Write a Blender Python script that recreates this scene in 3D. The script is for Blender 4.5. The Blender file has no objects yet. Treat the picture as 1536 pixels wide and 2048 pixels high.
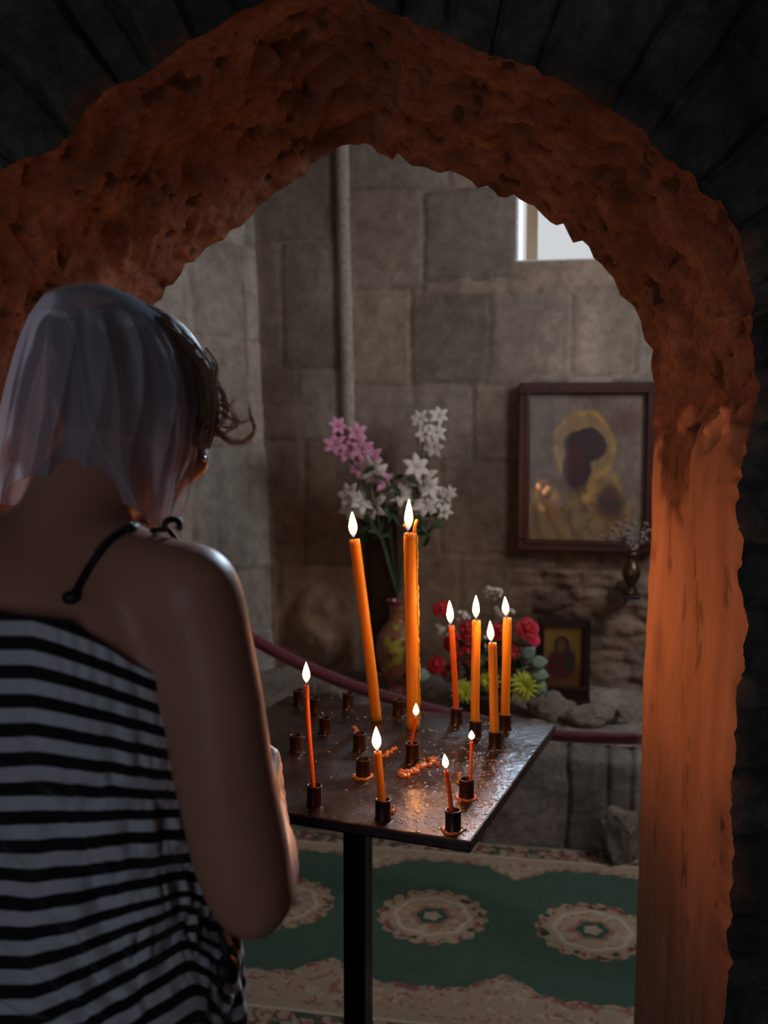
import bpy, bmesh, math, random
import numpy as np
from mathutils import Vector, Matrix
from mathutils.bvhtree import BVHTree

random.seed(7)
rng = np.random.default_rng(7)
C = bpy.context.scene.collection
PI = math.pi

# ------------------------------------------------------------------ camera
H = 1.42
TH = math.radians(5.0)
FPX = 2000.0
cam_d = bpy.data.cameras.new('camera'); cam = bpy.data.objects.new('camera', cam_d); C.objects.link(cam)
cam.location = (0, 0, H); cam.rotation_euler = (math.radians(90) - TH, 0, 0)
cam_d.sensor_fit = 'VERTICAL'; cam_d.sensor_height = 36.0; cam_d.lens = FPX / 2048 * 36.0
cam_d.clip_start = 0.02
cam_d.dof.use_dof = True; cam_d.dof.focus_distance = 1.5; cam_d.dof.aperture_fstop = 4.5
bpy.context.scene.camera = cam
vs = bpy.context.scene.view_settings
vs.view_transform = 'Standard'; vs.look = 'None'; vs.gamma = 1.0; vs.exposure = 0.0; vs.use_curve_mapping = False
cy = bpy.context.scene.cycles
cy.max_bounces = 8; cy.diffuse_bounces = 4; cy.glossy_bounces = 4; cy.transmission_bounces = 6; cy.transparent_max_bounces = 16
cy.sample_clamp_indirect = 4.0; cy.caustics_reflective = False; cy.caustics_refractive = False

# ------------------------------------------------------------------ world, window daylight and added fill lamps
w = bpy.data.worlds.new('world'); bpy.context.scene.world = w; w.use_nodes = True
w.node_tree.nodes['Background'].inputs[0].default_value = (0.93, 0.97, 1.0, 1)
w.node_tree.nodes['Background'].inputs[1].default_value = 0.66

def area(name, loc, target, size, power, col, sy=None):
    l = bpy.data.lights.new(name, 'AREA'); l.energy = power; l.color = col; l.size = size
    if sy: l.shape = 'RECTANGLE'; l.size_y = sy
    o = bpy.data.objects.new(name, l); C.objects.link(o); o.location = loc
    o.rotation_euler = (Vector(target) - Vector(loc)).to_track_quat('-Z', 'Y').to_euler()
    return o
L_FAR = area('sky_outside_small_window', (1.32, 6.0, 3.35), (0.75, 3.7, 2.4), 0.7, 400, (0.66, 0.82, 1.0))
L_SIDE = area('side_fill_lamp', (1.50, 2.40, 2.15), (-0.6, 3.6, 0.9), 0.5, 14.5, (1.0, 0.97, 0.94), 0.9)  # added lamp to lift the far chamber; the side wall has no window
L_REAR = area('rear_fill_lamp', (-0.9, -2.3, 1.5), (-0.2, 1.0, 1.2), 0.9, 9.0, (0.78, 0.86, 1.0), 1.8)  # added cool fill for the woman's back; no door is built there

# ------------------------------------------------------------------ helpers
def P(px, py, Y):
    x = (px - 768) / FPX; y = (1024 - py) / FPX
    t = Y / (math.cos(TH) + y * math.sin(TH))
    return Vector((x * t, Y, H + t * (-math.sin(TH) + y * math.cos(TH))))
def G(px, py, z):
    x = (px - 768) / FPX; y = (1024 - py) / FPX
    t = (z - H) / (-math.sin(TH) + y * math.cos(TH))
    return Vector((x * t, t * (math.cos(TH) + y * math.sin(TH)), z))
def onplane(px, py, p0, n):
    a = P(px, py, 1.0); o = Vector((0, 0, H)); d = a - o
    return o + d * ((Vector(p0) - o).dot(n) / d.dot(n))

def hsh(ix, iy, iz, seed=0):
    h = (ix.astype(np.int64) * 374761393 + iy.astype(np.int64) * 668265263 + iz.astype(np.int64) * 2147483647 + seed * 974634777) & 0xffffffff
    h = ((h ^ (h >> 13)) * 1274126177) & 0xffffffff
    h = (h ^ (h >> 16)) & 0xffff
    return h / 65535.0
def vnoise(p, seed=0):
    i = np.floor(p); f = p - i; i = i.astype(np.int64); f = f * f * (3 - 2 * f)
    r = 0
    for dx in (0, 1):
        for dy in (0, 1):
            for dz in (0, 1):
                wgt = (f[:, 0] if dx else 1 - f[:, 0]) * (f[:, 1] if dy else 1 - f[:, 1]) * (f[:, 2] if dz else 1 - f[:, 2])
                r = r + wgt * hsh(i[:, 0] + dx, i[:, 1] + dy, i[:, 2] + dz, seed)
    return r * 2 - 1
def fbm(p, s, octv=4, seed=0):
    p = np.asarray(p, float).reshape(-1, 3) * s; r = 0; a = 1; t = 0
    for k in range(octv):
        r = r + a * vnoise(p + 17.3 * k, seed + k); t += a; a *= .5; p = p * 2.03
    return r / t
def sstep(a, b, x):
    t = np.clip((x - a) / (b - a), 0, 1); return t * t * (3 - 2 * t)

def mk(name, verts, faces, mat=None, parent=None, smooth=True, mats=None, fmat=None):
    me = bpy.data.meshes.new(name); me.from_pydata([tuple(v) for v in verts], [], faces); me.update()
    o = bpy.data.objects.new(name, me); C.objects.link(o)
    if mats:
        for m in mats: me.materials.append(m)
        if fmat is not None: me.polygons.foreach_set('material_index', fmat)
    elif mat: me.materials.append(mat)
    if smooth: me.polygons.foreach_set('use_smooth', [True] * len(me.polygons))
    if parent: o.parent = parent; o.matrix_parent_inverse = Matrix.Translation(-parent.location) if parent.type == 'EMPTY' or parent.location.length else Matrix()
    return o
def grid(nu, nv, closed_u=False):
    f = []
    for i in range(nu if closed_u else nu - 1):
        for j in range(nv - 1):
            a = i * nv + j; b = ((i + 1) % nu) * nv + j
            f.append((a, b, b + 1, a + 1))
    return f
def attr(o, name, vals):
    a = o.data.attributes.new(name, 'FLOAT', 'POINT'); a.data.foreach_set('value', np.asarray(vals, dtype=np.float32))
def cattr(o, name, cols):
    a = o.data.color_attributes.new(name, 'FLOAT_COLOR', 'POINT')
    c = np.ones((len(cols), 4), np.float32); c[:, :3] = cols; a.data.foreach_set('color', c.ravel())
def thing(name, loc, label, cat, group=None):
    o = bpy.data.objects.new(name, None); C.objects.link(o); o.location = loc; o.empty_display_size = .05
    tag(o, label, cat, group); return o
def tag(o, label, cat=None, group=None, kind=None):
    o['label'] = label
    if cat: o['category'] = cat
    if group: o['group'] = group
    if kind: o['kind'] = kind
    return o
def struct(o, label=None):
    o['kind'] = 'structure'
    if label: o['label'] = label
    return o
def frame_of(d):
    d = Vector(d).normalized(); u = Vector((0, 0, 1)) if abs(d.z) < .9 else Vector((1, 0, 0))
    a = d.cross(u).normalized(); return a, a.cross(d).normalized()
class MB:
    def __init__(s): s.v = []; s.f = []
    def add(s, v, f):
        n = len(s.v); s.v += [tuple(x) for x in v]; s.f += [tuple(i + n for i in q) for q in f]
    def tube(s, pts, rad, n=12, caps=True, flat=None):
        pts = [Vector(p) for p in pts]; m = len(pts)
        if not hasattr(rad, '__len__'): rad = [rad] * m
        v = []; pa = None
        for i, p in enumerate(pts):
            d = (pts[min(i + 1, m - 1)] - pts[max(i - 1, 0)]).normalized()
            if pa is None: a, b = frame_of(d)
            else:
                a = (pa - d * pa.dot(d)).normalized(); b = a.cross(d)
            pa = a
            for k in range(n):
                t = 2 * PI * k / n
                v.append(p + a * math.cos(t) * rad[i] + b * math.sin(t) * rad[i] * (flat or 1))
        f = []
        for i in range(m - 1):
            for k in range(n):
                f.append((i * n + k, i * n + (k + 1) % n, (i + 1) * n + (k + 1) % n, (i + 1) * n + k))
        if caps:
            f.append(tuple(range(n - 1, -1, -1))); f.append(tuple((m - 1) * n + k for k in range(n)))
        s.add(v, f)
    def lathe(s, c, prof, n=24, axis=(0, 0, 1), cap=True):
        a, b = frame_of(axis); ax = Vector(axis).normalized(); c = Vector(c); v = []
        for r, h in prof:
            for k in range(n):
                t = 2 * PI * k / n; v.append(c + ax * h + (a * math.cos(t) + b * math.sin(t)) * r)
        f = []; m = len(prof)
        for i in range(m - 1):
            for k in range(n):
                f.append((i * n + k, i * n + (k + 1) % n, (i + 1) * n + (k + 1) % n, (i + 1) * n + k))
        if cap: f.append(tuple(range(n - 1, -1, -1))); f.append(tuple((m - 1) * n + k for k in range(n)))
        s.add(v, f)
    def box(s, c, sx, sy, sz, M=None, bev=0):
        bm = bmesh.new(); bmesh.ops.create_cube(bm, size=1)
        for q in bm.verts: q.co = Vector((q.co.x * sx, q.co.y * sy, q.co.z * sz))
        if bev: bmesh.ops.bevel(bm, geom=bm.edges[:], offset=bev, segments=2, affect='EDGES', profile=.5)
        bm.verts.index_update()
        v = [(M @ q.co if M else q.co) + Vector(c) for q in bm.verts]; f = [tuple(q.index for q in x.verts) for x in bm.faces]
        s.add(v, f); bm.free()
    def ell(s, c, rx, ry, rz, M=None, nu=16, nv=12):
        v = []
        for j in range(nv + 1):
            ph = PI * j / nv
            for k in range(nu):
                t = 2 * PI * k / nu
                q = Vector((rx * math.sin(ph) * math.cos(t), ry * math.sin(ph) * math.sin(t), rz * math.cos(ph)))
                v.append((M @ q if M else q) + Vector(c))
        f = []
        for j in range(nv):
            for k in range(nu):
                f.append((j * nu + k, (j + 1) * nu + k, (j + 1) * nu + (k + 1) % nu, j * nu + (k + 1) % nu))
        s.add(v, f)
    def caps(s, a, b, ra, rb, n=18):   # tapered capsule
        a = Vector(a); b = Vector(b); d = (b - a).normalized(); pts = []; rr = []
        for k in range(5):
            t = PI / 2 * (1 - k / 4); pts.append(a - d * ra * math.sin(t)); rr.append(max(ra * math.cos(t), 1e-4))
        for k in range(5):
            t = PI / 2 * (k / 4); pts.append(b + d * rb * math.sin(t)); rr.append(max(rb * math.cos(t), 1e-4))
        s.tube(pts, rr, n)
    def chain(s, pr, n=18):
        for (a, ra), (b, rb) in zip(pr[:-1], pr[1:]): s.caps(a, b, ra, rb, n)
    def make(s, name, mat=None, parent=None, smooth=True):
        return mk(name, s.v, s.f, mat, parent, smooth)

def resamp(pts, n):
    p = np.array(pts, float); d = np.r_[0, np.cumsum(np.linalg.norm(np.diff(p, axis=0), axis=1))]
    t = np.linspace(0, d[-1], n); return np.stack([np.interp(t, d, p[:, k]) for k in range(p.shape[1])], 1)
def smooth1(a, k):
    for _ in range(k):
        b = a.copy(); b[1:-1] = (a[:-2] + 2 * a[1:-1] + a[2:]) / 4; a = b
    return a
def spline(pts, n):
    p = [np.array(q, float) for q in pts]; p = [2 * p[0] - p[1]] + p + [2 * p[-1] - p[-2]]; out = []
    m = len(p) - 3
    for i in range(n):
        t = i / (n - 1) * m; k = min(int(t), m - 1); t -= k
        a, b, c, d = p[k:k + 4]
        out.append(.5 * ((2 * b) + (-a + c) * t + (2 * a - 5 * b + 4 * c - d) * t * t + (-a + 3 * b - 3 * c + d) * t ** 3))
    return np.array(out)

# ------------------------------------------------------------------ materials
def mat(name, col=(.5, .5, .5), rough=.6, metal=0, spec=.5, **kw):
    m = bpy.data.materials.new(name); m.use_nodes = True; b = m.node_tree.nodes['Principled BSDF']
    b.inputs['Base Color'].default_value = (*col, 1); b.inputs['Roughness'].default_value = rough
    b.inputs['Metallic'].default_value = metal; b.inputs['Specular IOR Level'].default_value = spec
    for k, v in kw.items(): b.inputs[k].default_value = v
    return m
def N(m, t, **kw):
    n = m.node_tree.nodes.new(t)
    for k, v in kw.items(): setattr(n, k, v)
    return n
def LK(m, a, b): m.node_tree.links.new(a, b)
def bsdf(m): return m.node_tree.nodes['Principled BSDF']
def noise_node(m, scale, detail=6, rough=.6, coord='Object', mapscale=None):
    tc = N(m, 'ShaderNodeTexCoord'); n = N(m, 'ShaderNodeTexNoise'); n.inputs['Scale'].default_value = scale
    n.inputs['Detail'].default_value = detail; n.inputs['Roughness'].default_value = rough
    src = tc.outputs[coord]
    if mapscale:
        mp = N(m, 'ShaderNodeMapping'); mp.inputs['Scale'].default_value = mapscale; LK(m, src, mp.inputs[0]); src = mp.outputs[0]
    LK(m, src, n.inputs['Vector']); return n
def ramp(m, src, stops):
    r = N(m, 'ShaderNodeValToRGB'); e = r.color_ramp.elements
    while len(e) < len(stops): e.new(.5)
    for k, (p, c) in enumerate(stops): e[k].position = p; e[k].color = (*c, 1)
    LK(m, src, r.inputs[0]); return r
def bump(m, layers, strength=.5):
    prev = None
    for src, dist, st in layers:
        b = N(m, 'ShaderNodeBump'); b.inputs['Distance'].default_value = dist; b.inputs['Strength'].default_value = st
        LK(m, src, b.inputs['Height'])
        if prev: LK(m, prev.outputs[0], b.inputs['Normal'])
        prev = b
    LK(m, prev.outputs[0], bsdf(m).inputs['Normal'])
def mixc(m, a, b, fac, mode='MIX'):
    x = N(m, 'ShaderNodeMix', data_type='RGBA', blend_type=mode)
    for s, v in ((x.inputs[6], a), (x.inputs[7], b), (x.inputs[0], fac)):
        if isinstance(v, (tuple, float, int)): s.default_value = (*v, 1) if isinstance(v, tuple) else v
        else: LK(m, v, s)
    return x.outputs[2]
def stone(name, c1, c2, c3, scale=3, rough=.85, bd=.01, attrname=None, stretch=None):
    m = mat(name, c1, rough, spec=.25)
    n = noise_node(m, scale, 8, .65, mapscale=stretch); r = ramp(m, n.outputs[0], [(.28, c1), (.5, c2), (.72, c3)])
    n2 = noise_node(m, scale * 9, 6, .7); r2 = ramp(m, n2.outputs[0], [(.3, (.62, .62, .62)), (.7, (1.15, 1.15, 1.15))])
    col = mixc(m, r.outputs[0], r2.outputs[0], 1.0, 'MULTIPLY')
    if attrname:
        a = N(m, 'ShaderNodeAttribute', attribute_name=attrname); col = mixc(m, col, a.outputs['Color'], 1.0, 'MULTIPLY')
    LK(m, col, bsdf(m).inputs['Base Color'])
    n3 = noise_node(m, scale * 30, 5, .7)
    bump(m, [(n2.outputs[0], bd, .7), (n3.outputs[0], bd * .35, .6)])
    return m
def vcol(name, rough=.6, spec=.4, coat=0, noisesc=None, **kw):
    m = mat(name, (1, 1, 1), rough, spec=spec, **kw); a = N(m, 'ShaderNodeAttribute', attribute_name='Col')
    src = a.outputs['Color']
    if noisesc:
        n = noise_node(m, noisesc, 5, .7); r = ramp(m, n.outputs[0], [(.3, (.7, .7, .7)), (.7, (1.15, 1.15, 1.15))])
        src = mixc(m, src, r.outputs[0], 1.0, 'MULTIPLY')
    LK(m, src, bsdf(m).inputs['Base Color'])
    if coat: bsdf(m).inputs['Coat Weight'].default_value = coat; bsdf(m).inputs['Coat Roughness'].default_value = .04
    return m

M_WALL = stone('old sandstone blocks', (.25, .20, .165), (.33, .275, .235), (.42, .36, .315), 2.2, bd=.004, attrname='Col', stretch=(1.6, 1.6, .8))
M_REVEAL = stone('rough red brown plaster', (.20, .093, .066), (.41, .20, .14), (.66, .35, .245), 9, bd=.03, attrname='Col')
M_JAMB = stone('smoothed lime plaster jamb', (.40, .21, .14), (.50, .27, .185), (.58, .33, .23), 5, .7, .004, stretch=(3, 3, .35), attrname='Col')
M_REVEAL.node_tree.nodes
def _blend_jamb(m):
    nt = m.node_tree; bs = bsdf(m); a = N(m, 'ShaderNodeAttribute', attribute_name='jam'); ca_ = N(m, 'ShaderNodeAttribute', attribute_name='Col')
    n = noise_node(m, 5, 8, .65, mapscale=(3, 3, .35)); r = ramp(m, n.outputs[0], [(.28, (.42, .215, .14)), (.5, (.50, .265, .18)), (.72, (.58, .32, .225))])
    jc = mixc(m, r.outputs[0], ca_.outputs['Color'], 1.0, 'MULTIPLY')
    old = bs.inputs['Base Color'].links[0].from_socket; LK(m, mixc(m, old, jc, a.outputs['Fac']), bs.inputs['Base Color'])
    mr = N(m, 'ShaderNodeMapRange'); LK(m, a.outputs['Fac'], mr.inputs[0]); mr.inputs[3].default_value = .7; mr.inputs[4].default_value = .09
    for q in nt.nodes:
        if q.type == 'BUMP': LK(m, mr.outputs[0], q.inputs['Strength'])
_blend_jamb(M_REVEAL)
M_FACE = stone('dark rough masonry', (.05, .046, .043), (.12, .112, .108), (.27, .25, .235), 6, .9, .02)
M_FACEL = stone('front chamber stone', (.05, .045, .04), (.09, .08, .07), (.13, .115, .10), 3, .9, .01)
M_LEDGE = stone('grey brown ledge stone', (.19, .165, .15), (.29, .26, .24), (.42, .39, .37), 4, .85, .01, attrname='Col')
M_ROCK = stone('weathered rock', (.17, .14, .12), (.30, .26, .23), (.48, .44, .40), 9, .85, .01)
M_FLOOR = stone('worn stone floor', (.16, .14, .125), (.22, .20, .18), (.28, .255, .235), 4, .8, .004)
M_CEIL = stone('ceiling vault plaster', (.22, .20, .18), (.28, .25, .23), (.34, .31, .28), 2, .9, .006)
M_PIL = stone('pale half round shaft stone', (.40, .37, .34), (.48, .45, .41), (.56, .53, .49), 6, .85, .004)
M_BLACK = mat('black painted steel', (.012, .009, .008), .38)
M_SOCK = mat('dark wax stained steel', (.035, .014, .008), .32)
M_TRAY = mat('dark enamelled tray', (.030, .021, .018), .26, spec=.6)
n_ = noise_node(M_TRAY, 26, 6, .65); n2_ = noise_node(M_TRAY, 120, 4, .6); n3_ = noise_node(M_TRAY, 7, 4, .6)
r_ = ramp(M_TRAY, n3_.outputs[0], [(.35, (.14, .14, .14)), (.65, (.42, .42, .42))]); LK(M_TRAY, r_.outputs[0], bsdf(M_TRAY).inputs['Roughness'])
rc_ = ramp(M_TRAY, n_.outputs[0], [(.4, (.018, .013, .011)), (.75, (.06, .034, .022))]); LK(M_TRAY, rc_.outputs[0], bsdf(M_TRAY).inputs['Base Color'])
bump(M_TRAY, [(n_.outputs[0], .004, .45), (n2_.outputs[0], .001, .5)])
M_WAX = mat('orange beeswax', (1.0, .44, .05), .42, spec=.4)
bsdf(M_WAX).inputs['Subsurface Weight'].default_value = .75; bsdf(M_WAX).inputs['Subsurface Radius'].default_value = (1, .35, .08); bsdf(M_WAX).inputs['Subsurface Scale'].default_value = .012
M_WAXR = mat('red orange thin taper wax', (.98, .22, .04), .45, spec=.4)
bsdf(M_WAXR).inputs['Subsurface Weight'].default_value = .6; bsdf(M_WAXR).inputs['Subsurface Radius'].default_value = (1, .3, .06); bsdf(M_WAXR).inputs['Subsurface Scale'].default_value = .006
M_SPILL = mat('spilled orange wax', (.85, .33, .12), .3, spec=.5)
bsdf(M_SPILL).inputs['Subsurface Weight'].default_value = .4; bsdf(M_SPILL).inputs['Subsurface Radius'].default_value = (1, .4, .1); bsdf(M_SPILL).inputs['Subsurface Scale'].default_value = .004
M_CLEAR = mat('clear wax drips', (.45, .40, .36), .12, spec=.8)
M_WICK = mat('charred wick', (.01, .008, .007), .9)
M_FLAME = bpy.data.materials.new('candle flame'); M_FLAME.use_nodes = True
nt = M_FLAME.node_tree; nt.nodes.clear()
FLAME_L = 165.0
o_ = nt.nodes.new('ShaderNodeOutputMaterial'); e_ = nt.nodes.new('ShaderNodeEmission'); a_ = nt.nodes.new('ShaderNodeAttribute'); a_.attribute_name = 'ht'
rr = nt.nodes.new('ShaderNodeValToRGB'); el = rr.color_ramp.elements
el[0].position = 0; el[0].color = (.0016, .0026, .006, 1); el[1].position = 1; el[1].color = (1, .36, .11, 1)
for p_, c_ in ((.10, (.006, .004, .004)), (.24, (.10, .03, .006)), (.42, (1, .36, .11))):
    q = el.new(p_); q.color = (*c_, 1)
nt.links.new(a_.outputs['Fac'], rr.inputs[0]); nt.links.new(rr.outputs[0], e_.inputs[0]); e_.inputs[1].default_value = FLAME_L; nt.links.new(e_.outputs[0], o_.inputs[0])
M_SKIN = mat('skin', (.50, .24, .17), .46, spec=.4)
bsdf(M_SKIN).inputs['Subsurface Weight'].default_value = .25; bsdf(M_SKIN).inputs['Subsurface Radius'].default_value = (1, .35, .2); bsdf(M_SKIN).inputs['Subsurface Scale'].default_value = .012
n_ = noise_node(M_SKIN, 260, 4, .6); n2_ = noise_node(M_SKIN, 14, 3, .5); r_ = ramp(M_SKIN, n2_.outputs[0], [(.3, (.46, .21, .145)), (.7, (.53, .255, .18))])
LK(M_SKIN, r_.outputs[0], bsdf(M_SKIN).inputs['Base Color']); bump(M_SKIN, [(n_.outputs[0], .0012, .35)])
M_HAIR = mat('brown hair', (.21, .11, .065), .5, spec=.5)
M_HAIRL = mat('fine lighter hair ends', (.38, .20, .12), .5, spec=.4)
M_STRAP = mat('black strap', (.006, .006, .007), .6)
M_WOOD = mat('dark red varnished wood', (.05, .012, .008), .35, spec=.5)
n_ = noise_node(M_WOOD, 30, 5, .6, mapscale=(1, 1, .2)); r_ = ramp(M_WOOD, n_.outputs[0], [(.3, (.035, .008, .006)), (.7, (.07, .018, .012))]); LK(M_WOOD, r_.outputs[0], bsdf(M_WOOD).inputs['Base Color'])
M_DWOOD = mat('near black wood', (.022, .010, .010), .45)
M_ROPE = mat('crimson velvet rope', (.10, .008, .035), .8); bsdf(M_ROPE).inputs['Sheen Weight'].default_value = .6
M_CHROME = mat('dull chrome', (.7, .7, .7), .25, 1)
M_BRASS = mat('dark brass', (.13, .09, .05), .35, .9)
M_LEAFG = mat('dark green leaf', (.035, .075, .03), .5); M_SAGE = mat('grey green leaf', (.22, .34, .27), .6)
M_STEM = mat('green stem', (.07, .11, .04), .6)
M_PINK = mat('pink petal', (.72, .33, .52), .6); M_WHITE = mat('white petal', (.78, .74, .70), .6)
M_RED = mat('red petal', (.55, .015, .03), .55); M_HOT = mat('hot pink petal', (.85, .05, .16), .55)
M_LIME = mat('yellow green petal', (.55, .60, .06), .55); M_DRY = mat('dried grey flowers', (.22, .18, .17), .9)
M_WICKER = mat('dark wicker', (.06, .035, .02), .7)
M_WFRAME = mat('weathered window frame', (.33, .23, .15), .7); M_WHITEP = stone('white plaster reveal', (.7, .7, .68), (.8, .8, .78), (.88, .87, .85), 8, .8, .003)

# ------------------------------------------------------------------ room frame of the far chamber
AY = math.radians(10.5)
U = Vector((math.cos(AY), -math.sin(AY), 0)); V = Vector((math.sin(AY), math.cos(AY), 0))
W0 = Vector((0, 3.86, 0))                  # origin of far wall
def toW(px, py, off=0):
    q = onplane(px, py, W0 - V * off, V); r = q - W0; return r.dot(U), q.z
def fromW(u, z, off=0): return W0 + U * u + Vector((0, 0, z)) - V * off

def masonry(name, u0, u1, z0, z1, step, blocks, place, material, hole=None, rough=.006, jw=.012, jd=.007, extra=None, seed=1):
    nu = int((u1 - u0) / step) + 1; nz = int((z1 - z0) / step) + 1
    uu, zz = np.meshgrid(np.linspace(u0, u1, nu), np.linspace(z0, z1, nz), indexing='ij'); u = uu.ravel(); z = zz.ravel()
    wob = .010 * fbm(np.c_[u, z, u * 0], 5, 3, seed); wob2 = .010 * fbm(np.c_[u, z, u * 0 + 9], 5, 3, seed + 5)
    uw = u + wob; zw = z + wob2
    jd_ = np.full(u.shape, -.004); tint = np.ones((len(u), 3))
    for bi, (a, b, c, d) in enumerate(blocks):
        ins = (uw >= a) & (uw < b) & (zw >= c) & (zw < d)
        if not ins.any(): continue
        r = random.Random(bi * 31 + seed)
        e = np.minimum(np.minimum(uw - a, b - uw), np.minimum(zw - c, d - zw))[ins]
        h = -jd * (1 - sstep(0, jw, e)) + r.uniform(-.004, .004)
        jd_[ins] = h
        k = r.uniform(.72, 1.18); wm = r.uniform(-.06, .06)
        t = np.array([k * (1 + wm), k, k * (1 - wm)])
        mort = (1 - sstep(0, jw * .8, e))[:, None]
        tint[ins] = t * (1 - mort * .26)
    pit = fbm(np.c_[u, z, u * 0 + 3], 26, 4, seed + 9)
    off = jd_ + rough * fbm(np.c_[u, z, u * 0], 9, 5, seed + 2) - .005 * sstep(.38, .7, pit)
    tint *= (1 - .12 * sstep(.38, .7, pit))[:, None]
    if extra is not None: off, tint = extra(u, z, off, tint)
    verts = [place(a, b, c) for a, b, c in zip(u, z, off)]
    faces = []
    for i in range(nu - 1):
        for j in range(nz - 1):
            if hole:
                cu = (uu[i, 0] + uu[i + 1, 0]) / 2; cz = (zz[0, j] + zz[0, j + 1]) / 2
                if hole[0] < cu < hole[1] and hole[2] < cz < hole[3]: continue
            a = i * nz + j; faces.append((a, a + nz, a + nz + 1, a + 1))
    o = mk(name, verts, faces, material); cattr(o, 'Col', tint); return o
def rows(u0, u1, bounds, wmin, wmax, seed):
    r = random.Random(seed); out = []
    for c, d in zip(bounds[:-1], bounds[1:]):
        u = u0 - r.uniform(0, wmax)
        while u < u1:
            wd = r.uniform(wmin, wmax); out.append((u, u + wd, c, d)); u += wd
    return out

# far wall blocks traced by their joints
def rect(x0, x1, y0, y1):
    ym = (y0 + y1) / 2; xm = (x0 + x1) / 2
    return (toW(x0, ym)[0], toW(x1, ym)[0], toW(xm, y1)[1], toW(xm, y0)[1])
uC = toW(528, 800)[0]; uP = toW(690, 600)[0]
blk = []
for r_ in [(440, 690, 150, 300), (440, 690, 300, 482), (440, 565, 482, 740), (565, 690, 482, 740), (440, 600, 740, 880), (600, 690, 740, 880), (440, 608, 880, 1090), (608, 715, 880, 1130), (440, 560, 1090, 1420), (560, 715, 1130, 1420), (440, 1500, 1420, 1800),
           (690, 900, 150, 378), (900, 1020, 150, 378), (1020, 1400, 100, 280), (690, 846, 378, 577), (846, 1034, 378, 560), (1034, 1240, 300, 575), (846, 1145, 560, 590), (690, 822, 577, 767), (822, 980, 590, 767), (980, 1146, 590, 750), (1146, 1275, 575, 750), (1275, 1500, 575, 760), (1240, 1500, 280, 575),
           (690, 948, 767, 922), (948, 1060, 767, 922), (1060, 1500, 760, 1110), (715, 880, 922, 1112), (880, 1055, 922, 1112), (780, 920, 1112, 1420), (920, 1052, 1112, 1420), (715, 780, 922, 1000)]:
    blk.append(rect(*r_))
a0 = toW(1052, 1250)[0]; zt = toW(1180, 1108)[1]; zb = toW(1180, 1395)[1]
bb = np.linspace(zb, zt, 10); bb[1:-1] += rng.uniform(-.008, .008, 8)
blk += [b for b in rows(a0 + .02, 1.7, list(bb), .06, .22, 5)]
nu_ = toW(715, 1200)[0], toW(782, 1200)[0]
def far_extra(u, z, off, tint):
    # niche behind the vase with its shade painted into the tint, bulging carved stone left of it, lime streaks, rubble area rougher
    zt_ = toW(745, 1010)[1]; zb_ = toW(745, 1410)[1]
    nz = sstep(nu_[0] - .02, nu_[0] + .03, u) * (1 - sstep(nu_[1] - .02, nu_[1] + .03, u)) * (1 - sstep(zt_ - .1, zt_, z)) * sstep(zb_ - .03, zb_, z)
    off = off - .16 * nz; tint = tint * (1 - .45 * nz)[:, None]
    c1 = toW(645, 1250)
    r2 = ((u - c1[0]) / .13) ** 2 + ((z - c1[1]) / .17) ** 2
    off = off + .06 * np.clip(1 - r2, 0, 1) ** .6 + .03 * np.clip(1 - r2, 0, 1) * fbm(np.c_[u, z, u * 0], 14, 4, 44)
    rub = sstep(a0, a0 + .02, u) * (1 - sstep(zt - .01, zt + .01, z))
    off = off + rub * (.022 * fbm(np.c_[u * 1.0, z * 2.2, u * 0], 20, 4, 70) - .01)
    low = sstep(1.0, .6, z) if False else (1 - sstep(.55, 1.15, z))
    off = off + .02 * low * fbm(np.c_[u, z, u * 0], 7, 4, 90)
    st = fbm(np.c_[u * 9, z * 1.1, u * 0], 1, 4, 12); st2 = fbm(np.c_[u, z, u * 0], 3, 4, 19)
    tint = tint * (1 + .35 * sstep(.15, .5, st) * sstep(-.1, .3, st2) - .30 * sstep(.1, .5, fbm(np.c_[u, z * .7, u * 0], 2.2, 4, 29)))[:, None]
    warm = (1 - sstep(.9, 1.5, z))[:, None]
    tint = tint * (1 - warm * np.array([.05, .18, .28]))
    return off, tint
wu0 = toW(1031, 480)[0]; wu1 = wu0 + .46; wz0 = toW(1060, 524)[1]; wz1 = wz0 + .62
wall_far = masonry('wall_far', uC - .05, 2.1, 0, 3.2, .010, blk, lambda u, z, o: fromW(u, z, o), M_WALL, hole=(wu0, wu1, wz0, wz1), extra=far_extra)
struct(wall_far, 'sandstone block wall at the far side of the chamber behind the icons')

# left angled wall
Cn = fromW(uC, 0)
ang = math.radians(46); LD = Vector((-math.cos(ang), -math.sin(ang), 0)); LN = Vector((math.sin(ang), -math.cos(ang), 0))
def placeL(s, z, o): return Cn + LD * s + Vector((0, 0, z)) + LN * (o + .008) + Vector((-.035 * (z - 1.2), 0, 0))
def left_daylight_tint(u, z, off, tint):
    st = fbm(np.c_[u * 10, z * 1.0, u * 0], 1, 4, 33); return off, tint * np.array([1.65, 1.85, 2.0]) * (1 + .22 * sstep(0, .5, st) - .15 * sstep(.1, .5, -st))[:, None]  # cool daylight painted into the stone tint, plus random streaks
lb = rows(0, 2.6, [0, .35, .62, .86, 1.34, 1.75, 2.10, 2.45, 3.3], .22, .42, 12)
wl = masonry('wall_far_left', 0, 2.35, 0, 3.2, .013, lb, placeL, M_WALL, extra=left_daylight_tint, jd=.008, seed=8)
struct(wl, 'stone wall with daylight painted into its tint, angled away at the left of the arch')

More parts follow.
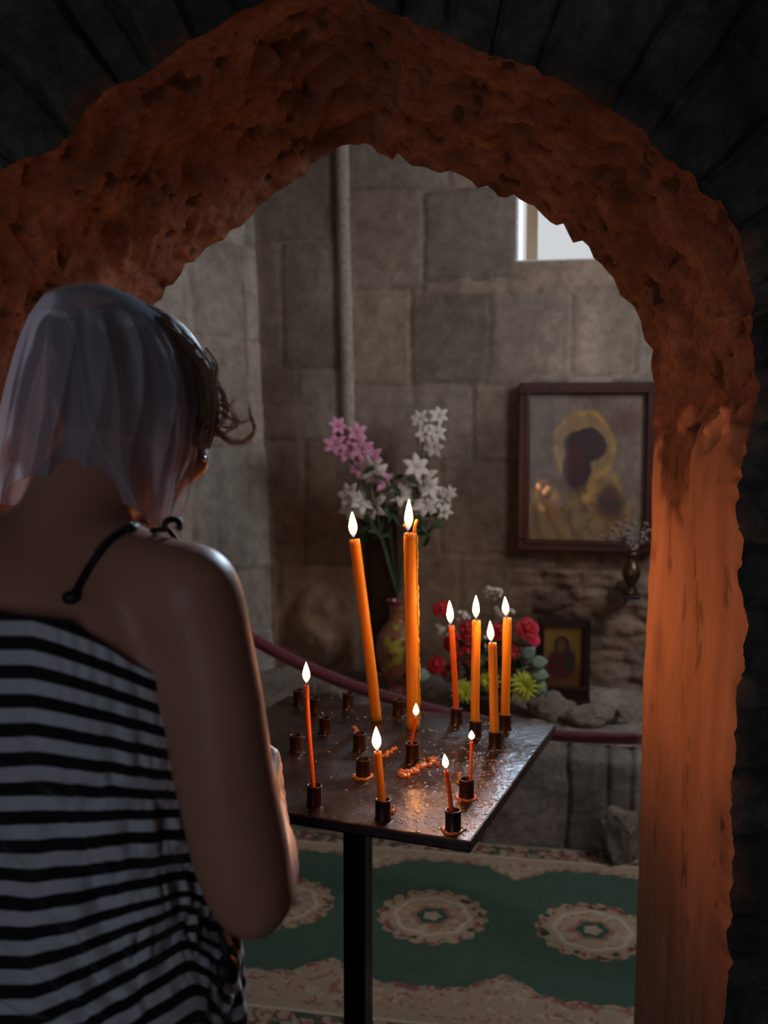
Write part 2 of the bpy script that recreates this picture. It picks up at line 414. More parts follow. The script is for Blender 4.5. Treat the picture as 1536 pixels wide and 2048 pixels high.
# half-round shaft on the far wall
b = MB(); p0 = fromW(toW(676, 150)[0], toW(676, 150)[1]); 
pts = [fromW(*toW(x, y)) for x, y in ((675, -100), (682, 200), (685, 330), (690, 560), (695, 760), (697, 868))]
b.tube([Vector(q) for q in spline(pts, 30)], .026, 14)
o = b.make('trim_1', M_PIL); struct(o, 'pale half round stone shaft running up the far wall')

# window in the far wall
b = MB()
Mw = Matrix.Rotation(-AY, 3, 'Z')
dp = .34
def wbox(bld, ua, ub, za, zb_, oa, ob, bev=.003):
    c = fromW((ua + ub) / 2, (za + zb_) / 2, (oa + ob) / 2); bld.box(c, ub - ua, abs(ob - oa), zb_ - za, Mw, bev)
wbox(b, wu0 - .05, wu0 + .008, wz0 - .05, wz1 + .05, -dp, -.01); wbox(b, wu1 - .008, wu1 + .05, wz0 - .05, wz1 + .05, -dp, -.01)
wbox(b, wu0, wu1, wz1 - .008, wz1 + .05, -dp, -.01); wbox(b, wu0, wu1, wz0 - .05, wz0 + .010, -dp, -.01)
win = b.make('window_1', M_WHITEP, smooth=False); struct(win, 'small bright window with white plaster reveal high in the far wall')
b = MB(); s1 = toW(1052, 480, -.14)[0]; s2 = toW(1076, 480, -.14)[0]
wbox(b, s1, s2, wz0 + .01, wz1 - .01, -.20, -.14); wbox(b, wu1 - .06, wu1 - .01, wz0 + .01, wz1 - .01, -.20, -.14)
wbox(b, s2, wu1 - .05, wz1 - .06, wz1 - .01, -.20, -.14); wbox(b, s2, wu1 - .05, wz0 + .01, wz0 + .028, -.20, -.14)
o = b.make('window_frame', M_WFRAME, win, False); o['label'] = 'weathered brown window frame'

# ------------------------------------------------------------------ arch wall
D1, D2 = 1.42, 1.90
inn = [[(225, 2345), (228, 1500), (232, 1000), (245, 760)],
       [(245, 760), (270, 670), (300, 620), (310, 605), (322, 598), (330, 572), (345, 568), (362, 547), (370, 527), (388, 523), (400, 510), (412, 496), (428, 486), (446, 480), (455, 468), (462, 460), (482, 454), (495, 440), (505, 430), (520, 410), (540, 397), (552, 384), (566, 379), (580, 370), (600, 355), (612, 348), (622, 330), (640, 318), (655, 309), (680, 292), (700, 287), (715, 289)],
       [(715, 289), (730, 285), (745, 291), (755, 305), (775, 312), (784, 321), (796, 306), (808, 318), (822, 332), (850, 334), (865, 341), (882, 346), (900, 341), (925, 350), (943, 361), (955, 376), (975, 372), (988, 383), (996, 394), (1012, 397), (1028, 388), (1040, 398), (1055, 407), (1068, 412), (1082, 428), (1100, 446), (1112, 452), (1126, 448), (1135, 465), (1146, 486), (1165, 481), (1178, 492), (1187, 515), (1203, 528), (1225, 555), (1240, 590), (1265, 610), (1282, 640), (1290, 680), (1306, 700), (1301, 730), (1310, 780), (1306, 830), (1311, 870)],
       [(1311, 870), (1306, 960), (1303, 1050), (1295, 1200), (1285, 1400), (1280, 1600), (1275, 1800), (1268, 2048), (1262, 2345)]]
out = [[(-60, 2850), (-62, 1500), (-64, 900), (-72, 620)],
       [(-72, 620), (-50, 450), (-20, 370), (0, 342), (50, 325), (80, 308), (112, 292), (150, 272), (165, 232), (200, 202), (240, 175), (290, 140), (345, 112), (370, 88), (430, 62), (480, 30), (520, 4), (560, -18), (620, -34)],
       [(620, -34), (700, -20), (745, 5), (790, 30), (840, 55), (900, 75), (950, 95), (1010, 115), (1060, 135), (1110, 160), (1160, 186), (1192, 200), (1240, 230), (1290, 260), (1312, 290), (1340, 320), (1380, 350), (1400, 380), (1440, 400), (1450, 430), (1475, 480), (1490, 560), (1500, 620), (1510, 700), (1515, 780), (1505, 840), (1495, 880)],
       [(1495, 880), (1480, 950), (1478, 1000), (1485, 1080), (1476, 1150), (1490, 1250), (1485, 1350), (1470, 1420), (1472, 1500), (1466, 1600), (1470, 1700), (1463, 1800), (1455, 1900), (1445, 2048), (1430, 2850)]]
ns = [60, 300, 420, 260]
A = np.concatenate([resamp([P(x, y, D2) for x, y in s], n)[(0 if k == 0 else 1):] for k, (s, n) in enumerate(zip(inn, ns))])
B_ = np.concatenate([resamp([P(x, y, D1) for x, y in s], n)[(0 if k == 0 else 1):] for k, (s, n) in enumerate(zip(out, ns))])
As = smooth1(A, 260); Bs = smooth1(B_, 60)
_j = .011 * fbm(B_, 24, 4, 301) + .006 * fbm(B_, 70, 3, 303)
B_ = B_ + np.c_[_j, _j * 0, .011 * fbm(B_, 24, 4, 305)]; Bj = B_
nA = len(A); nV = 60
tan = np.gradient(smooth1(A, 400), axis=0); nrm = np.stack([tan[:, 2], np.zeros(nA), -tan[:, 0]], 1); nrm /= np.linalg.norm(nrm, axis=1)[:, None]
# nrm points into the opening
if nrm[nA // 2, 2] > 0: nrm = -nrm
rtint = np.ones((nA, nV)); verts = np.zeros((nA, nV, 3)); isj = np.zeros(nA); isj[sum(ns[:3]) - 3:] = 1
jf = smooth1(isj.astype(float), 30)
for j in range(nV):
    v = j / (nV - 1)
    ka = float(sstep(.80, 1.0, v)); kb = float(sstep(.15, 0, v)) if False else float(1 - sstep(0, .18, v))
    base = (Bs * (1 - v) + As * v) + (A - As) * ka + (Bj - Bs) * kb
    q = base.copy()
    amp = math.sin(PI * min(max(v, 0), 1)) ** .5 if 0 < v < 1 else 0
    big = fbm(q, 9, 3, 3); mid = fbm(q * np.array([1, .8, 1]), 26, 4, 4); rid = 1 - np.abs(fbm(q, 17, 3, 6)) * 2.2
    gr = 1 - np.abs(fbm(q * np.array([1, .35, 1]) + q[:, [1, 0, 1]] * np.array([.5, 0, .5]), 20, 3, 61)) * 3
    chip = sstep(.18, .30, fbm(q, 13, 3, 63)) * .012 + sstep(.22, .3, fbm(q, 30, 3, 66)) * .006 - sstep(.36, .46, fbm(q, 34, 3, 67)) * .012
    hh = (.022 * big + .006 * mid + .011 * gr + chip * .6 - .016)
    tn = 1 + .40 * gr.clip(-1, 1) * .6 + .22 * chip / .012 - .45 * sstep(.34, .46, fbm(q, 34, 3, 67)) - .35 * sstep(.1, .4, fbm(q, 8, 4, 68))  # relief shading put into the tint: ridges and chips lighter, pits darker
    rtint[:, j] = np.clip(tn, .25, 1.6) * (1 - jf) + jf * (1 + .25 * fbm(q * np.array([1, 1, .3]), 22, 4, 69) - .4 * sstep(.40, .5, fbm(q * np.array([1, 1, .3]), 45, 3, 70)) - .25 * sstep(.1, .5, fbm(q, 5, 3, 74)))
    sm = .0045 * fbm(q * np.array([1, 1, .22]), 22, 4, 8)
    h = hh * (1 - jf) + sm * jf
    # loose rough chips along the front arris of the jamb
    h = h + jf * (1 - float(sstep(.0, .16, v))) * .012 * fbm(q, 30, 4, 77)
    verts[:, j] = q + nrm * (h * amp)[:, None]
    verts[:, j, 1] += .012 * fbm(q, 15, 3, 21) * (1 if v > .97 or v < .03 else .4)
vv = verts.reshape(-1, 3); ff = grid(nA, nV)
lv = np.repeat(np.r_[np.zeros(nA)], 1)
jam_ = np.zeros((nA, nV)); _qq = verts.reshape(-1, 3); _n = fbm(_qq, 9, 4, 91).reshape(nA, nV); _id = (np.arange(nA)[:, None] - (sum(ns[:3]) - 3)) / 22.0; jam_ = sstep(-.5, .5, _id + 3.2 * _n + .8 * np.sin(np.arange(nV)[None, :] * .09))
fm = [0 if i >= sum(ns[:3]) - 3 + 6 * math.sin(j * .5) + 8 * math.sin(j * .23) else 0 for i in range(nA - 1) for j in range(nV - 1)]
# front face fan outward
nR = 70; R = np.concatenate([np.linspace(0, .45, 50), np.linspace(.48, 3.2, 20)])
odir = -nrm.copy(); apex = sum(ns[:2]); 
cx = np.array([0.0, 0, .95])
fan = np.zeros((nA, nR, 3)); s_al = np.r_[0, np.cumsum(np.linalg.norm(np.diff(B_, axis=0), axis=1))]
sp0, sp1 = ns[0] - 1, sum(ns[:3]) - 3
od = np.zeros((nA, 3))
for i in range(nA):
    pnt = B_[i]
    if i < sp0: d = np.array([-1.0, 0, 0])
    elif i > sp1: d = np.array([1.0, 0, 0])
    else:
        d = pnt - np.array([0.0, D1, 1.35]); d[1] = 0; d /= np.linalg.norm(d)
    od[i] = d
od = smooth1(od, 300); od /= np.linalg.norm(od, axis=1)[:, None]
for k, r in enumerate(R):
    q = verts[:, 0] * 1.0; q = q + od * r
    q[:, 0] = np.clip(q[:, 0], -2.4, 2.4); q[:, 2] = np.clip(q[:, 2], -.02, 3.3)
    # voussoir ring (radial stones) then coursed rubble
    ring = (r < .30)
    if ring:
        cw = .085; sw_ = s_al + .05 * fbm(np.c_[s_al, s_al * 0, s_al * 0], 9, 2, 2) + .012 * fbm(q, 9, 3, 2); ci = np.floor(sw_ / cw); e = np.minimum((sw_ / cw) % 1, 1 - (sw_ / cw) % 1) * cw; e = np.minimum(e, abs(.30 - r))
        bo = hsh(ci.astype(int), np.zeros(nA, int), np.zeros(nA, int), 5)
    else:
        ch = .11; row = np.floor(q[:, 2] / ch); cu = q[:, 0] + .09 * (row % 2) + .03 * row % .13; ci = np.floor(cu / .19)
        e = np.minimum(np.minimum(q[:, 2] % ch, ch - q[:, 2] % ch), np.minimum(cu % .19, .19 - cu % .19)); e = np.minimum(e, r - .30 + .0001)
        bo = hsh(ci.astype(int), row.astype(int), np.zeros(nA, int), 9)
    yy = -.045 * (bo - .3) + .018 * (1 - sstep(0, .012, e)) - .034 * fbm(q, 11, 5, 15) 
    q[:, 1] = D1 + (verts[:, 0, 1] - D1) * (1 if k == 0 else 0) + yy * (0 if k == 0 else min(1, .3 + k * .3))
    fan[:, k] = q
off = len(vv); vv = np.r_[vv, fan.reshape(-1, 3)]
ff2 = [tuple(x + off for x in reversed(q)) for q in grid(nA, nR)]
# back face fan
R2 = [0, .02, .08, .3, 1.0, 3.2]; bk = np.zeros((nA, len(R2), 3))
for k, r in enumerate(R2):
    q = verts[:, -1] + od * r; q[:, 0] = np.clip(q[:, 0], -2.4, 2.4); q[:, 2] = np.clip(q[:, 2], -.02, 3.3); q[:, 1] = D2 + .03 * min(k, 1); bk[:, k] = q
bk[:, 0] = verts[:, -1]
off3 = len(vv); vv = np.r_[vv, bk.reshape(-1, 3)]; ff3 = [tuple(x + off3 for x in q) for q in grid(nA, len(R2))]
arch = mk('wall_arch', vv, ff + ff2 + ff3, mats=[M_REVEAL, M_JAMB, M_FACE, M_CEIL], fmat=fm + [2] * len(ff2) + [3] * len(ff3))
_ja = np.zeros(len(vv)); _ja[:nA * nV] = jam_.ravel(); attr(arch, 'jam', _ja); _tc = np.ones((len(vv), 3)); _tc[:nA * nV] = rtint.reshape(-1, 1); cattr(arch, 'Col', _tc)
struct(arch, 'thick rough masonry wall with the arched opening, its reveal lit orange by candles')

# ------------------------------------------------------------------ enclosing structure
def slab(name, c, s, m, label, M=None):
    b = MB(); b.box(c, *s, M); o = b.make(name, m, smooth=False); return struct(o, label)
slab('floor', (0, 1.3, -.05), (5.4, 8.2, .1), M_FLOOR, 'worn stone floor')
slab('ceiling', (0, 1.3, 3.25), (5.4, 8.2, .1), M_CEIL, 'dark ceiling')
slab('wall_left', (-2.35, -.6, 1.6), (.1, 4.0, 3.3), M_FACEL, 'dark wall left of the camera')
slab('wall_right', (2.35, -.6, 1.6), (.1, 4.0, 3.3), M_FACEL, 'dark wall right of the camera')
slab('wall_rear', (0, -2.6, 1.6), (4.8, .1, 3.3), M_FACEL, 'dark wall behind the camera')
slab('wall_far_right', (1.75, 2.75, 1.6), (.1, 1.9, 3.3), M_CEIL, 'side wall right of the far chamber')
slab('wall_far_side', (-2.2, 2.4, 1.6), (.1, 1.4, 3.3), M_CEIL, 'side wall left of the far chamber')

# ------------------------------------------------------------------ carpet
def carp(u, w): return Vector((0, 3.34, 0)) + U * u - V * w
cu0, cu1, cw = -.85, 1.40, 1.17; st = .0038
nu = int((cu1 - cu0) / st); nw = int(cw / st)
uu, ww = np.meshgrid(np.linspace(cu0, cu1, nu), np.linspace(0, cw, nw), indexing='ij'); u = uu.ravel(); wv = ww.ravel()
mu = (G(850, 1884, .012) - Vector((0, 3.34, .012))).dot(U); per = .452
green = np.array([.070, .135, .105]); cream = np.array([.44, .35, .27]); dgreen = np.array([.025, .07, .05]); rose = np.array([.30, .11, .10]); lightc = np.array([.58, .52, .44]); dark = np.array([.07, .05, .05])
col = np.tile(green, (len(u), 1)) * (1 + .10 * fbm(np.c_[u, wv, u * 0], 30, 3, 1))[:, None]
def blend(col, c, m): return col * (1 - m[:, None]) + np.array(c) * m[:, None]
nz1 = fbm(np.c_[u, wv, u * 0], 75, 2, 3); nz2 = fbm(np.c_[u, wv, u * 0 + 5], 48, 2, 6)
q = (u - mu) / per; dq = (q - np.round(q)) * per; dw = wv - .54
rr_ = np.sqrt((dq / 1.0) ** 2 + (dw / 1.02) ** 2); an = np.arctan2(dw, dq)
rad = .155 + .006 * np.cos(an * 18) + .004 * nz1
def ringm(a, b_, s=.002): return sstep(a - s, a + s, rr_) * (1 - sstep(b_ - s, b_ + s, rr_))
inside = (1 - sstep(rad - .002, rad + .002, rr_)); col = blend(col, cream, inside)
col = blend(col, rose, inside * ringm(.128, .156) * sstep(.05, .3, nz1)); col = blend(col, dgreen, inside * ringm(.122, .150) * sstep(.2, .45, nz2))
col = blend(col, lightc, ringm(.098 + .004 * np.cos(an * 8), .110 + .004 * np.cos(an * 8)))
col = blend(col, lightc, inside * ringm(.05, .10) * sstep(.25, .5, nz2) * .6); col = blend(col, rose * 1.2, inside * ringm(.03, .10) * sstep(.3, .5, nz1) * .7)
col = blend(col, rose, ringm(.046 + .006 * np.cos(an * 6), .056 + .006 * np.cos(an * 6)) * .8); col = blend(col, dgreen * 1.6, ringm(.024 + .004 * np.cos(an * 5), .044 + .004 * np.cos(an * 6)))
col = blend(col, cream, (rr_ < .022).astype(float))
for far in (True, False):
    e = wv if far else cw - wv; ei = wv if far else 1.08 - wv
    qq = (u - mu - per / 2) / per; d2 = (qq - np.round(qq)) * per
    bw = .17 + .085 * np.exp(-(d2 / .075) ** 2) + .012 * np.abs(np.cos(d2 * PI / .062)) + .004 * nz1
    inb = (1 - sstep(bw - .002, bw + .002, ei)); col = blend(col, cream, inb)
    edge = inb * sstep(bw - .03, bw - .012, ei); col = blend(col, rose, edge * sstep(0, .25, nz1)); col = blend(col, dgreen, edge * sstep(.15, .35, nz2))
    b1 = sstep(.018, .022, e) * (1 - sstep(.10, .104, e)) * inb
    col = blend(col, dgreen * 1.4, b1 * sstep(-.05, .2, nz2) * .9); col = blend(col, rose, b1 * sstep(.1, .3, nz1))
    col = blend(col, dark, b1 * sstep(.8, .95, np.cos(u * 2 * PI / .055 + np.sin(e * 90))) * .7)
    col = blend(col, lightc, sstep(.104, .107, e) * (1 - sstep(.113, .116, e))); col = blend(col, lightc, inb * sstep(.12, .2, e) * sstep(.2, .45, nz2) * .6)
    col = blend(col, rose, inb * sstep(.12, .15, e) * sstep(.28, .45, nz1) * .7)
    col = blend(col, green * 1.2, 1 - sstep(.012, .016, e))
cverts = [carp(a, b_) + Vector((0, 0, .012 + .0015 * c)) for a, b_, c in zip(u, wv, fbm(np.c_[u, wv, u * 0], 12, 3, 2))]
M_CARP = vcol('patterned wool carpet', .95, .1, noisesc=180)
ca = mk('carpet_runner', cverts, grid(nu, nw), M_CARP); cattr(ca, 'Col', col)
sol = ca.modifiers.new('thick', 'SOLIDIFY'); sol.thickness = .010; sol.offset = 1
tag(ca, 'green patterned carpet runner with cream medallions on the stone floor behind the stand', 'carpet')

# ------------------------------------------------------------------ ledge under the icons
LF = .52     # ledge depth in front of far wall
ltop = .40
def lw(px, py):  # coordinates on ledge front plane
    q = onplane(px, py, W0 - V * LF, V); r = q - W0; return r.dot(U), q.z
def lrect(x0, x1, y0, y1):
    return (lw(x0, (y0 + y1) / 2)[0], lw(x1, (y0 + y1) / 2)[0], lw((x0 + x1) / 2, y1)[1], lw((x0 + x1) / 2, y0)[1])
lblk = [lrect(*r) for r in [(300, 560, 1500, 1760), (560, 760, 1480, 1600), (560, 760, 1600, 1760), (760, 960, 1500, 1760), (960, 1136, 1555, 1760), (1136, 1216, 1560, 1760), (1216, 1262, 1560, 1660), (1216, 1262, 1660, 1760), (1262, 1500, 1500, 1760)]]
def ledge_fn(u, z):
    return None
# profile sweep: front face then top; param s from 0 (floor) to ltop (edge) to ltop+LF (wall)
nu = 330; us = np.linspace(uC - .1, 2.0, nu); nf, ntp = 44, 60
ss = np.r_[np.linspace(0, ltop - .02, nf), np.linspace(ltop, ltop + LF + .02, ntp)]
uu, sg = np.meshgrid(us, ss, indexing='ij'); u = uu.ravel(); s = sg.ravel()
front = s < ltop - .019
z = np.where(front, s, ltop); off = np.where(front, LF, LF - (s - ltop))
jo = np.zeros(len(u)); tint = np.ones((len(u), 3))
wu = u + .012 * fbm(np.c_[u, s, u * 0], 6, 3, 4); wz = z + .01 * fbm(np.c_[u, s, u * 0], 6, 3, 5)
for bi, (a, b_, c, d) in enumerate(lblk):
    ins = (wu >= a) & (wu < b_) & front
    e = np.minimum(wu - a, b_ - wu)[ins]; e = np.minimum(e, np.abs(wz[ins] - c) + 0.0 * e)
    jo[ins] = -.013 * (1 - sstep(0, .010, e)) + random.uniform(-.008, .008)
    tint[ins] = (random.uniform(.8, 1.1)) * (1 - .5 * (1 - sstep(0, .014, e)))[:, None]
rnd = sstep(ltop - .10, ltop, s) * (1 - sstep(ltop, ltop + .08, s))
pp = np.c_[u, off, z]
nrmf = fbm(pp, 6, 5, 41); topn = fbm(pp * np.array([1, 1.2, 1]), 8, 5, 51)
off2 = off + np.where(front, jo + .026 * nrmf, 0) - .03 * rnd
z2 = z + np.where(front, 0, .030 * topn + .05 * sstep(LF - .18, 0, 0) * 0) - .022 * rnd
rise = np.where(front, 0, .045 * sstep(.30, .05, off) if False else .045 * (1 - sstep(.05, .30, off)))
z2 = z2 + rise
z2 = np.where(front, np.minimum(z2, ltop + .0), z2)
lv = [fromW(a, c, b_) for a, b_, c in zip(u, off2, z2)]
lo = mk('trim_2', lv, grid(nu, len(ss)), M_LEDGE); cattr(lo, 'Col', tint * (1 + .25 * sstep(0, .5, topn))[:, None]); struct(lo, 'rough stone ledge along the foot of the far wall')
def ltopz(q):
    return None
led_bvh = BVHTree.FromPolygons([Vector(x) for x in lv], grid(nu, len(ss)))
def drop(x, y):
    h = led_bvh.ray_cast(Vector((x, y, 2)), Vector((0, 0, -1))); return h[0].z if h[0] else ltop
def ledge_pt(px, dfront):   # point on ledge top at image column px, dfront from the far wall
    for yy in range(1380, 1560, 2):
        pass
    q = onplane(px, 1430, W0 - V * dfront, V); return Vector((q.x, q.y, drop(q.x, q.y)))

def rock(name, c, r, seed, label, M=M_ROCK, rot=0):
    bm = bmesh.new(); bmesh.ops.create_icosphere(bm, subdivisions=5, radius=1)
    p = np.array([v.co for v in bm.verts])
    n = fbm(p, 1.1, 3, seed) * .35 + fbm(p, 3.5, 4, seed + 3) * .12
    # chiselled planes
    rr = np.random.default_rng(seed)
    for _ in range(9):
        d = rr.normal(size=3); d /= np.linalg.norm(d); t = rr.uniform(.62, .9); k = p @ d; over = np.clip(k - t, 0, None); p = p - over[:, None] * d * .9
    p = p * (1 + n)[:, None]
    p = p * np.array(r); cr, sr = math.cos(rot), math.sin(rot); p = np.c_[p[:, 0] * cr - p[:, 1] * sr, p[:, 0] * sr + p[:, 1] * cr, p[:, 2]]
    lo_ = p[:, 2].min()
    for v, q in zip(bm.verts, p): v.co = Vector(q) - Vector((0, 0, lo_))
    me = bpy.data.meshes.new(name); bm.to_mesh(me); bm.free(); me.materials.append(M)
    me.polygons.foreach_set('use_smooth', [True] * len(me.polygons))
    o = bpy.data.objects.new(name, me); C.objects.link(o); o.location = c; tag(o, label, 'rock'); return o
def lrock(px, df, r, seed, label, rot=0, sink=.012):
    q = ledge_pt(px, df); q.z -= sink; return rock('loose_stone', q, r, seed, label, rot=rot)
lrock(1105, .33, (.075, .07, .058), 3, 'large broken stone on the ledge below the small dark icon')
lrock(1178, .40, (.10, .05, .045), 11, 'long curved stone lying on the ledge edge above the velvet rope', .2)
lrock(1248, .36, (.05, .05, .032), 19, 'small stone on the ledge beside the arch jamb')
lrock(1075, .22, (.03, .03, .028), 23, 'small pale stone on the ledge just left of the small icon base')
lrock(660, .30, (.09, .06, .05), 31, 'stone on the ledge left of the painted vase')
q = onplane(1238, 1600, W0 - V * (LF + .07), V)
o = rock('loose_stone', (q.x, q.y, 0.0), (.065, .06, .11), 29, 'upright angular stone standing on the floor against the ledge by the jamb', rot=.3)

# ------------------------------------------------------------------ icons
def framed(name, ua, ub, za, zb_, off, fw, thick, fmatl, label, cat='icon', tilt=0):
    t = thing(name, fromW((ua + ub) / 2, za, off), label, cat); b = MB()
    for (a, b2, c, d) in ((ua, ub, zb_ - fw, zb_), (ua, ub, za, za + fw), (ua, ua + fw, za + fw, zb_ - fw), (ub - fw, ub, za + fw, zb_ - fw)):
        wbox(b, a, b2, c, d, off, off + thick, .004)
    for (a, b2, c, d) in ((ua + fw * .62, ub - fw * .62, zb_ - fw * .9, zb_ - fw * .62), (ua + fw * .62, ub - fw * .62, za + fw * .62, za + fw * .9), (ua + fw * .62, ua + fw * .9, za + fw * .6, zb_ - fw * .6), (ub - fw * .9, ub - fw * .62, za + fw * .6, zb_ - fw * .6)):
        wbox(b, a, b2, c, d, off + thick - .002, off + thick + .006, .002)
    b.make('frame', fmatl, t, False); return t
def painting(t, ua, ub, za, zb_, off, fn, m, n=150):
    us_ = np.linspace(ua, ub, n); zs = np.linspace(za, zb_, int(n * (zb_ - za) / (ub - ua)))
    uu, zz = np.meshgrid(us_, zs, indexing='ij'); x = (uu.ravel() - ua) / (ub - ua); y = (zz.ravel() - za) / (zb_ - za)
    o = mk('painted_panel', [fromW(a, b_, off) for a, b_ in zip(uu.ravel(), zz.ravel())], grid(len(us_), len(zs)), m, t)
    cattr(o, 'Col', fn(x, y)); return o
u0_, zt_ = toW(1039, 768); u1_ = toW(1313, 900)[0]; zb2 = toW(1150, 1100)[1]; 
zt_ = toW(1150, 766)[1]
big = framed('framed_icon', u0_, u1_, zb2, zt_, .012, .042, .035, M_WOOD, 'large icon in a dark red wooden frame under glass hanging on the far wall')
def el(x, y, cx, cy_, rx, ry, s=.15):
    r = np.sqrt(((x - cx) / rx) ** 2 + ((y - cy_) / ry) ** 2); return 1 - sstep(1 - s, 1 + s, r)
def art_big(x, y):
    q_ = np.c_[x, y, x * 0]; x, y = x + .035 * fbm(q_, 7, 4, 81), y + .030 * fbm(q_, 7, 4, 82)
    p = np.c_[x * 1.0, y * 1.2, x * 0]; n = fbm(p, 5, 5, 3); n2 = fbm(p, 16, 4, 8)
    c = np.tile(np.array([.20, .155, .13]), (len(x), 1)) * (1 + .35 * n + .25 * n2)[:, None]
    gold = np.array([.42, .26, .085])
    fl = np.sin((x * 1.0 + y * .55) * 46 + 5 * n) * .5 + .5; fl2 = np.sin((x * .9 - y * .8) * 38 + 6 * n2) * .5 + .5
    halo = el(x, y, .48, .64, .27, .235, .06) ; hin = el(x, y, .48, .64, .235, .205, .05)
    c = blend(c, gold * .95, halo * .5); c = blend(c, gold * 1.1, (halo - hin).clip(0, 1) * (.45 + 1.1 * n2).clip(0, 1)); c = c * (1 + .25 * fbm(np.c_[x * 1.5, y, x * 0], 30, 3, 88))[:, None]
    body = el(x, y, .42, .12, .46, .34, .12); c = blend(c, gold * .85, body * (.5 + .6 * n2).clip(0, 1)); c = blend(c, np.array([.30, .15, .06]), body * sstep(.1, .4, n)); c = blend(c, np.array([.12, .07, .04]), body * np.where(x < .45, fl, fl2) ** 3 * .6); c = blend(c, np.array([.09, .05, .045]), el(x, y, .40, .40, .20, .06, .4) * .7)
    c = blend(c, gold * 1.3, el(x, y, .15, .33, .10, .075, .3) * (.4 + n2).clip(0, 1)); c = blend(c, np.array([.10, .08, .10]), el(x, y, .15, .32, .055, .05, .3) * .8)
    dk = np.array([.045, .028, .034])
    c = blend(c, dk * 1.2, np.maximum(el(x, y, .49, .645, .19, .11, .08), el(x, y, .42, .52, .13, .15, .12)))
    c = blend(c, np.array([.10, .035, .03]), el(x, y, .40, .55, .07, .10, .5) * .6)
    c = blend(c, gold * 1.1, el(x, y, .66, .38, .15, .12, .12) * (.5 + n2).clip(0, 1) * .8); c = blend(c, dk, el(x, y, .70, .27, .10, .13, .4) * .85)
    c = blend(c, np.array([.12, .05, .05]), el(x, y, .70, .33, .06, .05, .4) * .7)
    c = blend(c, gold * 1.3, el(x, y, .50, .30, .05, .035, .4) * .8); c = blend(c, np.array([.14, .065, .06]), el(x, y, .83, .80, .14, .08, .5) * .7)
    return c.clip(0, 1)
M_ART = vcol('aged icon paint under glass', .55, .4, coat=.25)
painting(big, u0_ + .036, u1_ - .036, zb2 + .036, zt_ - .036, .026, art_big, M_ART)
b = MB(); wbox(b, u0_ + .004, u1_ - .004, zb2 + .004, zt_ - .004, .004, .014, 0); b.make('backing_board', M_DWOOD, big, False)
# small icon standing on ledge
su0, sz1 = toW(1074, 1234, .15); su1 = toW(1180, 1300, .15)[0]; sz0 = toW(1130, 1398, .15)[1]; szi0 = toW(1130, 1369, .15)[1]
sm = framed('framed_icon', su0, su1, sz0, sz1, .15, .028, .03, M_DWOOD, 'small dark framed icon with golden ground standing on the stone ledge')
b = MB(); wbox(b, su0, su1, sz0, szi0, .14, .19, .004); wbox(b, su0 - .004, su1 + .004, sz0 - .02, sz0 + .012, .10, .22, .004); b.make('base_board', M_DWOOD, sm, False)
def art_small(x, y):
    n = fbm(np.c_[x, y, x * 0], 9, 4, 5); c = np.tile(np.array([.26, .15, .035]), (len(x), 1)) * (1 + .3 * n)[:, None]
    c = c * (.35 + .75 * sstep(.1, .7, y))[:, None] if False else c
    c = blend(c, np.array([.16, .06, .02]), el(x, y, .5, .10, .6, .35, .3)); c = blend(c, np.array([.07, .035, .025]), el(x, y, .47, .66, .21, .17, .1))
    c = blend(c, np.array([.085, .02, .02]), el(x, y, .45, .36, .36, .26, .12)); c = blend(c, np.array([.15, .08, .045]), el(x, y, .45, .66, .10, .10, .3)); c = blend(c, np.array([.04, .03, .025]), el(x, y, .68, .42, .15, .18, .3))
    return c
painting(sm, su0 + .026, su1 - .026, szi0, sz1 - .024, .172, art_small, M_ART, 70)

# ------------------------------------------------------------------ flowers
def petal_mb(b, c, d, up, L, Wd, curl=.3, n=5, thick=.0008, prof=None):
    d = Vector(d).normalized(); up = Vector(up); up = (up - d * up.dot(d)).normalized(); s = d.cross(up)
    v = []; prof = prof or [.15, .75, 1.0, .75, .08]
    for i in range(n):
        t = i / (n - 1); cc = Vector(c) + d * L * t + up * (-curl * L * t * t)
        w_ = Wd * prof[i] / 2
        v += [cc - s * w_ + up * w_ * .35, cc - up * w_ * .15, cc + s * w_ + up * w_ * .35]
    f = []
    for i in range(n - 1):
        for k in range(2): f.append((i * 3 + k, i * 3 + k + 1, (i + 1) * 3 + k + 1, (i + 1) * 3 + k))
    b.add(v, f)
def lily_mb(b, c, face, size, rnd):
    a, e = frame_of(face); face = Vector(face).normalized(); ph = rnd.uniform(0, 2)
    for k in range(6):
        t = ph + k * PI / 3; r = a * math.cos(t) + e * math.sin(t)
        petal_mb(b, c, r * 1.0 + face * rnd.uniform(.35, .6), face, size * rnd.uniform(.9, 1.1), size * .54, .35)
vp = ledge_pt(795, .17)
def spray(name, tips, m, size, label, group, cat='flower', base=None, seed=1, extra_stem=True):
    rnd = random.Random(seed); base = base or (vp + Vector((0, 0, .36)))
    t = thing(name, base, label, cat, group)
    b = MB(); pts = [P(px, py, vp.y + dy) for px, py, dy in tips]
    cen = sum(pts, Vector()) / len(pts)
    root = base - Vector((0, 0, .10))
    for q in pts:
        mid = base.lerp(cen, .5) + Vector((0, 0, .01)); b.tube([Vector(x) for x in spline([root, base, mid, q], 12)], .0022, 5)
    b.make('stem', M_STEM, t)
    for q in pts:
        f = MB(); lily_mb(f, q, (rnd.uniform(-.5, .5), -1, rnd.uniform(-.2, .5)), size * rnd.uniform(.85, 1.1), rnd); o = f.make('blossom', m, t)
        s_ = o.modifiers.new('t', 'SOLIDIFY'); s_.thickness = .0012
    return t
